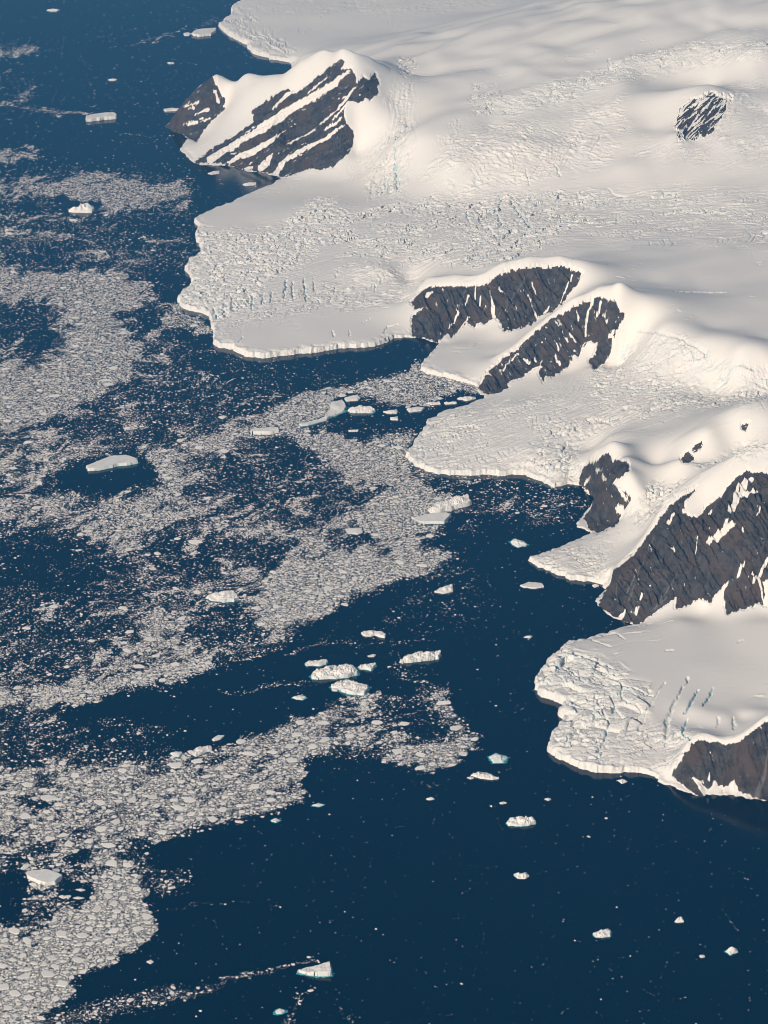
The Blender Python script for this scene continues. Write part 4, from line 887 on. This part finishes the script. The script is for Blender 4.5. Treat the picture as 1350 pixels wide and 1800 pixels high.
TRAILS = [([(0,185,8),(60,190,8),(110,196,7),(150,200,6),(168,201,4)],.65),([(230,78,6),(320,52,8),(385,32,6)],.28),([(0,373,5),(150,386,5),(255,376,6),(312,352,10)],.3),([(270,1602,5),(350,1588,8),(420,1583,7),(495,1591,4)],.07),
 ([(60,1805,40),(150,1782,34),(225,1762,34),(300,1746,30),(340,1743,24),(368,1738,18),(400,1720,13),(440,1712,10),(470,1708,8),(500,1696,6),(555,1690,4)],.3),([(560,1732,5),(520,1755,14),(505,1790,18),(500,1830,20)],.26),([(595,1770,4),(605,1790,8),(620,1805,8)],.2),
 ([(500,1150,6),(540,1138,8),(620,1126,8)],.26),([(395,1222,5),(470,1208,8),(545,1200,8)],.22),([(330,1205,4),(400,1216,4)],.08),([(700,1160,6),(690,1178,8),(720,1195,8),(760,1210,8)],.22),([(600,1130,4),(700,1132,6),(760,1120,6)],.12),
 ([(820,905,4),(840,900,5),(828,925,5),(795,935,4)],.25),([(885,1412,3),(860,1418,6)],.1),([(740,1375,8),(780,1378,10)],.1),([(210,235,4),(300,240,5)],.12)]
STEP = 2.0
rx = np.arange(-220, 1560, STEP); ry = np.arange(-120, 1960, STEP)
RX, RY = np.meshgrid(rx, ry)
qx = RX + 13 * perlin(RX / 60, RY / 34, 1101) + 10 * perlin(RX / 24, RY / 13, 1102) + 5 * perlin(RX / 10, RY / 5.5, 1103)
qy = RY + 8 * perlin(RX / 60, RY / 34, 1104) + 6 * perlin(RX / 24, RY / 13, 1105) + 3 * perlin(RX / 10, RY / 5.5, 1106)
ICEMAP = np.full(RX.shape, 0.009)
for pts, c, fe in ICE:
    P = np.array(pts, float)
    ii = (rx > P[:, 0].min() - 2 * fe - 24) & (rx < P[:, 0].max() + 2 * fe + 24); jj = (ry > P[:, 1].min() - 2 * fe - 20) & (ry < P[:, 1].max() + 2 * fe + 20)
    if not ii.any() or not jj.any(): continue
    sl_ = np.ix_(jj, ii)
    d, _ = sdist(qx[sl_], qy[sl_], P)
    f = sstep(-fe * 1.9, fe * 1.9, d)
    ICEMAP[sl_] = ICEMAP[sl_] * (1 - f) + c * f
for pts, c in TRAILS:
    s = stroke(qx, qy, pts)
    ICEMAP = np.maximum(ICEMAP, c * sstep(0, 0.7, s))
# streaks and swirls inside the pack
ux = RX + 26 * perlin(RX / 95, RY / 55, 7) + 10 * perlin(RX / 34, RY / 18, 9); uy = RY + 0.25 * RX + 15 * perlin(RX / 90, RY / 50, 8) + 6 * perlin(RX / 34, RY / 18, 10)
sw = 0.42 * fbm(ux / 62, uy / 20, 5, 1110, 0.62) + 0.22 * (0.5 - 2 * np.abs(perlin(ux / 44, uy / 13, 1120)))
amt = ICEMAP
COVER = sstep(-0.24, 0.56, (amt - 0.53) * 1.65 + 1.6 * sw * np.clip(1.35 - 1.1 * amt, 0.2, 1) * sstep(0.02, 0.2, amt)) * sstep(0.0, 0.12, amt)
fil = sstep(0.80, 1.0, 1 - np.abs(perlin(ux / 95, uy / 30, 1170))) * (0.4 + 0.9 * perlin(RX / 50, RY / 40, 1172)).clip(0, 1)
COVER = np.clip(COVER + 0.10 * amt + 0.34 * fil * sstep(0.03, 0.16, amt) * sstep(250, 600, RY) * (1 - sstep(0.4, 0.7, amt)), 0, 1)
fine = 0.55 + 0.6 * fbm(ux / 16, uy / 8, 3, 1160)
for pts, c in TRAILS:
    s = stroke(qx * 0.5 + RX * 0.5, qy * 0.5 + RY * 0.5, [(p[0], p[1], p[2] * 1.35) for p in pts])
    COVER = np.maximum(COVER, np.clip(c * 1.15 * s * fine, 0, 0.8))
LAND2 = dco
def icemap(field, px, py):
    i = np.clip(((px - rx[0]) / STEP).astype(int), 0, len(rx) - 1); j = np.clip(((py - ry[0]) / STEP).astype(int), 0, len(ry) - 1)
    return field[j, i]
BW = []
BLOCK = np.zeros(RX.shape, bool)
for b in BERGS:
    P = np.array(b[0], float)
    ii = (rx > P[:, 0].min() - 6) & (rx < P[:, 0].max() + 6); jj = (ry > P[:, 1].min() - 6) & (ry < P[:, 1].max() + 8)
    sl_ = np.ix_(jj, ii)
    BLOCK[sl_] |= sdist(RX[sl_], RY[sl_], P)[0] > -1.5
def free_water(px, py, margin):
    X, Y = at(px, py, 0)
    tt = X / Y
    d = bil(dco, tt, Y, tc, yc)
    d = np.where(tt < tc[0], -999, d)
    return (d < -margin) & ~icemap(BLOCK, px, py)

rng = np.random.default_rng(11)
OCC = np.zeros((int(2080 * 1.5), int(1780 * 1.5)), bool)      # occupancy for the floes that must not overlap
def place(n, wmin, wmax, power, pfun):
    """floes of wmin..wmax metres, no two over each other -> arrays x, y (px), width m"""
    px = rng.uniform(-200, 1540, n); py = rng.uniform(-100, 1940, n)
    X, Y = at(px, py, 0)
    wm = wmin * (rng.uniform(0, 1, n) * ((wmax / wmin) ** (1 - power) - 1) + 1) ** (1 / (1 - power))
    ok = (rng.uniform(0, 1, n) < pfun(px, py)) & free_water(px, py, 6)
    px, py, wm = px[ok], py[ok], wm[ok]
    o = np.argsort(-wm)
    res = []
    for i in o:
        dist = math.hypot(*[float(v) for v in at(px[i], py[i], 0)], H)
        rxp = wm[i] * FPX / dist / 2; ryp = rxp * H / dist * 1.15
        cx_, cy_ = (px[i] + 220) * 1.5, (py[i] + 120) * 1.5
        x0, x1 = int(cx_ - rxp * 1.45), int(cx_ + rxp * 1.45) + 1; y0, y1 = int(cy_ - ryp * 1.3), int(cy_ + ryp * 1.3) + 1
        if x0 < 0 or y0 < 0 or y1 > OCC.shape[0] or x1 > OCC.shape[1]: continue
        if OCC[y0:y1, x0:x1].any(): continue
        OCC[y0:y1, x0:x1] = True
        res.append(i)
    res = np.array(res, int)
    return px[res], py[res], wm[res]
clump = lambda a, b: sstep(-0.5, 0.5, fbm(a / 40, b / 24, 2, 1150))
cov = lambda a, b: icemap(COVER, a, b)
am = lambda a, b: icemap(ICEMAP, a, b)
big = place(60000, 18, 62, 3.3, lambda a, b: np.clip(cov(a, b) * 1.0 - 0.06, 0, 1) * (0.25 + clump(a, b)) * np.where(b > 1230, 0.85, 0.36) * sstep(250, 600, b))
mid = place(190000, 7.5, 18, 2.9, lambda a, b: (np.clip(cov(a, b) * 0.9 - 0.02, 0, 1) * np.where(b > 1230, 0.9, 0.62) + 0.13 * sstep(0.03, 0.3, am(a, b)) * (1 - cov(a, b))) * sstep(100, 500, b) + 0.006 * am(a, b) + 0.0006)
def floe_shapes(px, py, wm, seed, kmin=5, kmax=9):
    """a thick slab per floe: top outline, bevelled shoulder, waterline"""
    r = np.random.default_rng(seed)
    V, L, St, T = [], [], [], []
    nv = 0; nl = 0
    X, Y = at(px, py, 0)
    for x, y, ww in zip(X, Y, wm):
        k = int(r.integers(kmin, kmax + 1))
        a = (np.arange(k) + r.uniform(-.38, .38, k)) * 2 * math.pi / k
        rad = ww / 2 * r.uniform(.62, 1.15, k)
        el = r.uniform(1.0, 1.65); ph = r.normal(0, .6)
        u = rad * np.cos(a) * math.sqrt(el); v = rad * np.sin(a) / math.sqrt(el)
        c, s = math.cos(ph), math.sin(ph)
        u, v = c * u - s * v, s * u + c * v
        ht = r.uniform(1.3, 2.2) + ww * 0.03
        z = ht * r.uniform(.9, 1.1, k)
        top = np.stack([x + .93 * u, y + .93 * v, z], 1)
        sh = np.stack([x + u, y + v, z * .7], 1)
        bot = np.stack([x + 1.01 * u, y + 1.01 * v, np.full(k, -.3)], 1)
        V += [top, sh, bot]
        tone = np.clip(r.normal(.93, .07), .6, 1)
        T.append(np.full(3 * k, tone))
        L.append(np.arange(k) + nv); St.append([nl]); nl += k
        i = np.arange(k); j = (i + 1) % k
        for o1 in (0, k):
            L.append((np.stack([i + o1, i + o1 + k, j + o1 + k, j + o1], 1) + nv).ravel())
            St.append(nl + np.arange(k) * 4); nl += 4 * k
        nv += 3 * k
    return np.concatenate(V), np.concatenate(L), np.concatenate(St), np.concatenate(T)
# the 280 floes that show largest stand by themselves, the rest of the floes are one mass
fx, fy, fw = [np.concatenate([a, b]) for a, b in zip(big, mid)]
dist = np.hypot(np.hypot(*at(fx, fy, 0)), H)
app = fw ** 2 / dist ** 3
app = np.where((fx < -5) | (fx > 1355) | (fy < -5) | (fy > 1805), 0, app)
order = np.argsort(-app)
solo, rest = order[:280], order[280:]
REG = [(lambda x, y: (x < 300) & (y > 1480), 'larger flat angular floe packed in the corner around the lozenge-shaped berg', 'floes in the corner pack'),
 (lambda x, y: (y > 1380), 'larger flat floe in the lower half of the lower pack', 'floes in the lower pack'),
 (lambda x, y: (x > 560) & (y > 1190), 'larger flat floe on the outer tongue of the lower pack', 'floes on the outer tongue'),
 (lambda x, y: (y > 1240) , 'larger flat floe along the upper margin of the lower pack', 'floes on the upper margin of the lower pack'),
 (lambda x, y: (x < 345) & (y > 900), 'larger flat floe in the patchy pack left of the rugged berg', 'floes in the left pack'),
 (lambda x, y: (y > 900), 'larger flat floe in the pack above the dark diagonal lead', 'floes above the lead'),
 (lambda x, y: (x > 400), 'larger flat floe in the central pack below the grey ice tongue', 'floes in the central pack'),
 (lambda x, y: (x > -9999), 'larger flat floe drifting around the long flat berg in its oval of dark water', 'floes around the long flat berg')]
for i in solo:
    V, L, St, T = floe_shapes(fx[i:i + 1], fy[i:i + 1], fw[i:i + 1], int(i) + 5)
    X, Y = at(fx[i], fy[i], 0)
    o = mesh_np('ice_floe', V - np.array([X, Y, 0]), L, St, M_FLOE, smooth=False, attrs={'tone': T})
    o.location = (X, Y, 0)
    for f, lab, grp in REG:
        if f(fx[i], fy[i]):
            tag(o, lab, 'ice floe', grp); break
V, L, St, T = floe_shapes(fx[rest], fy[rest], fw[rest], 99)
tag(mesh_np('pack_ice', V, L, St, M_FLOE, smooth=False, attrs={'tone': T}), 'flat pale floes drifting in loose and dense bands on the dark sea', 'pack ice', kind='stuff')

# brash: small lumps between the floes
def wisp(px, py, a):
    q = fbm(px / 26 + 0.8 * perlin(px / 60, py / 40, 1130), py / 12 + 0.8 * perlin(px / 60, py / 40, 1131), 3, 1132)
    return 0.17 * sstep(0.04, 0.35, a) * sstep(-0.1, 1.0, q) + 0.03 * a
def brash(n):
    px = rng.uniform(-110, 1450, n); py = rng.uniform(-60, 1890, n)
    c = cov(px, py); a = am(px, py)
    ok = (rng.uniform(0, 1, n) < np.clip(c * 1.15 + wisp(px, py, a), 0, 1) + 0.0011) & free_water(px, py, 2)
    px, py, c, a = px[ok], py[ok], c[ok], a[ok]
    n = len(px)
    X, Y = at(px, py, 0)
    dist = np.sqrt(X * X + Y * Y + H * H)
    mpp = dist / FPX
    wpx = (0.85 + 2.1 * rng.uniform(0, 1, n) ** 2.4) * np.where(c > 0.55, 1.2, np.where(c < 0.2, 0.8, 1.0))
    r = wpx * mpp / 2 * np.where(c < 0.12, 1.15, 1.0)
    k = 5
    ang = (np.arange(k)[None] + rng.uniform(-.3, .3, (n, k))) * 2 * math.pi / k
    rad = r[:, None] * rng.uniform(.65, 1.2, (n, k))
    st = rng.uniform(1.0, 1.5, n)[:, None]
    bx = X[:, None] + rad * np.cos(ang) * st; by = Y[:, None] + rad * np.sin(ang) * 1.25
    hz = r * rng.uniform(.10, .30, n)
    tz = X + rng.uniform(-.35, .35, n) * r, Y + rng.uniform(-.35, .35, n) * r
    V = np.empty((n, k + 1, 3))
    V[:, :k, 0] = bx; V[:, :k, 1] = by; V[:, :k, 2] = -0.1 + hz[:, None] * rng.uniform(0.05, .5, (n, k)); V[:, k, 0] = tz[0]; V[:, k, 1] = tz[1]; V[:, k, 2] = hz
    tone = np.clip(rng.normal(.50, .36, n) + 0.16 * (py < 1230), 0, 1); tone = np.where((c < .15) | (a < .5), np.maximum(tone, .65), tone)
    i = np.arange(k); tri = np.stack([i, (i + 1) % k, np.full(k, k)], 1)
    F = (np.arange(n)[:, None, None] * (k + 1) + tri[None]).reshape(-1)
    o = mesh_np('brash_ice', V.reshape(-1, 3), F, np.arange(0, len(F), 3), M_FLOE, smooth=False, attrs={'tone': np.repeat(tone, k + 1)})
    tag(o, 'fine broken brash ice strewn in swirls and trails between the floes', 'brash ice', kind='stuff')
    return n
NB = brash(2600000)
print('floes', len(big[0]), len(mid[0]), 'brash', NB)

# ------------------------------------------------------------------ air: a thin blue haze over the whole place
def haze():
    bpy_m = bpy.data.materials.new('haze_air'); bpy_m.use_nodes = True
    t = bpy_m.node_tree
    for n in list(t.nodes): t.nodes.remove(n)
    o = t.nodes.new('ShaderNodeOutputMaterial'); v = t.nodes.new('ShaderNodeVolumePrincipled')
    v.inputs['Color'].default_value = (0.06, 0.45, 1.0, 1)
    v.inputs['Density'].default_value = 1.2e-5
    v.inputs['Anisotropy'].default_value = 0.0
    t.links.new(v.outputs[0], o.inputs['Volume'])
    x, y0, y1, z0, z1 = 96000, -36000, 156000, -60, 6600
    V = [(-x, y0, z0), (x, y0, z0), (x, y1, z0), (-x, y1, z0), (-x, y0, z1), (x, y0, z1), (x, y1, z1), (-x, y1, z1)]
    F = np.array([(0, 3, 2, 1), (4, 5, 6, 7), (0, 1, 5, 4), (1, 2, 6, 5), (2, 3, 7, 6), (3, 0, 4, 7)])
    tag(quads('haze', V, F, bpy_m, smooth=False), kind='stuff')
haze()
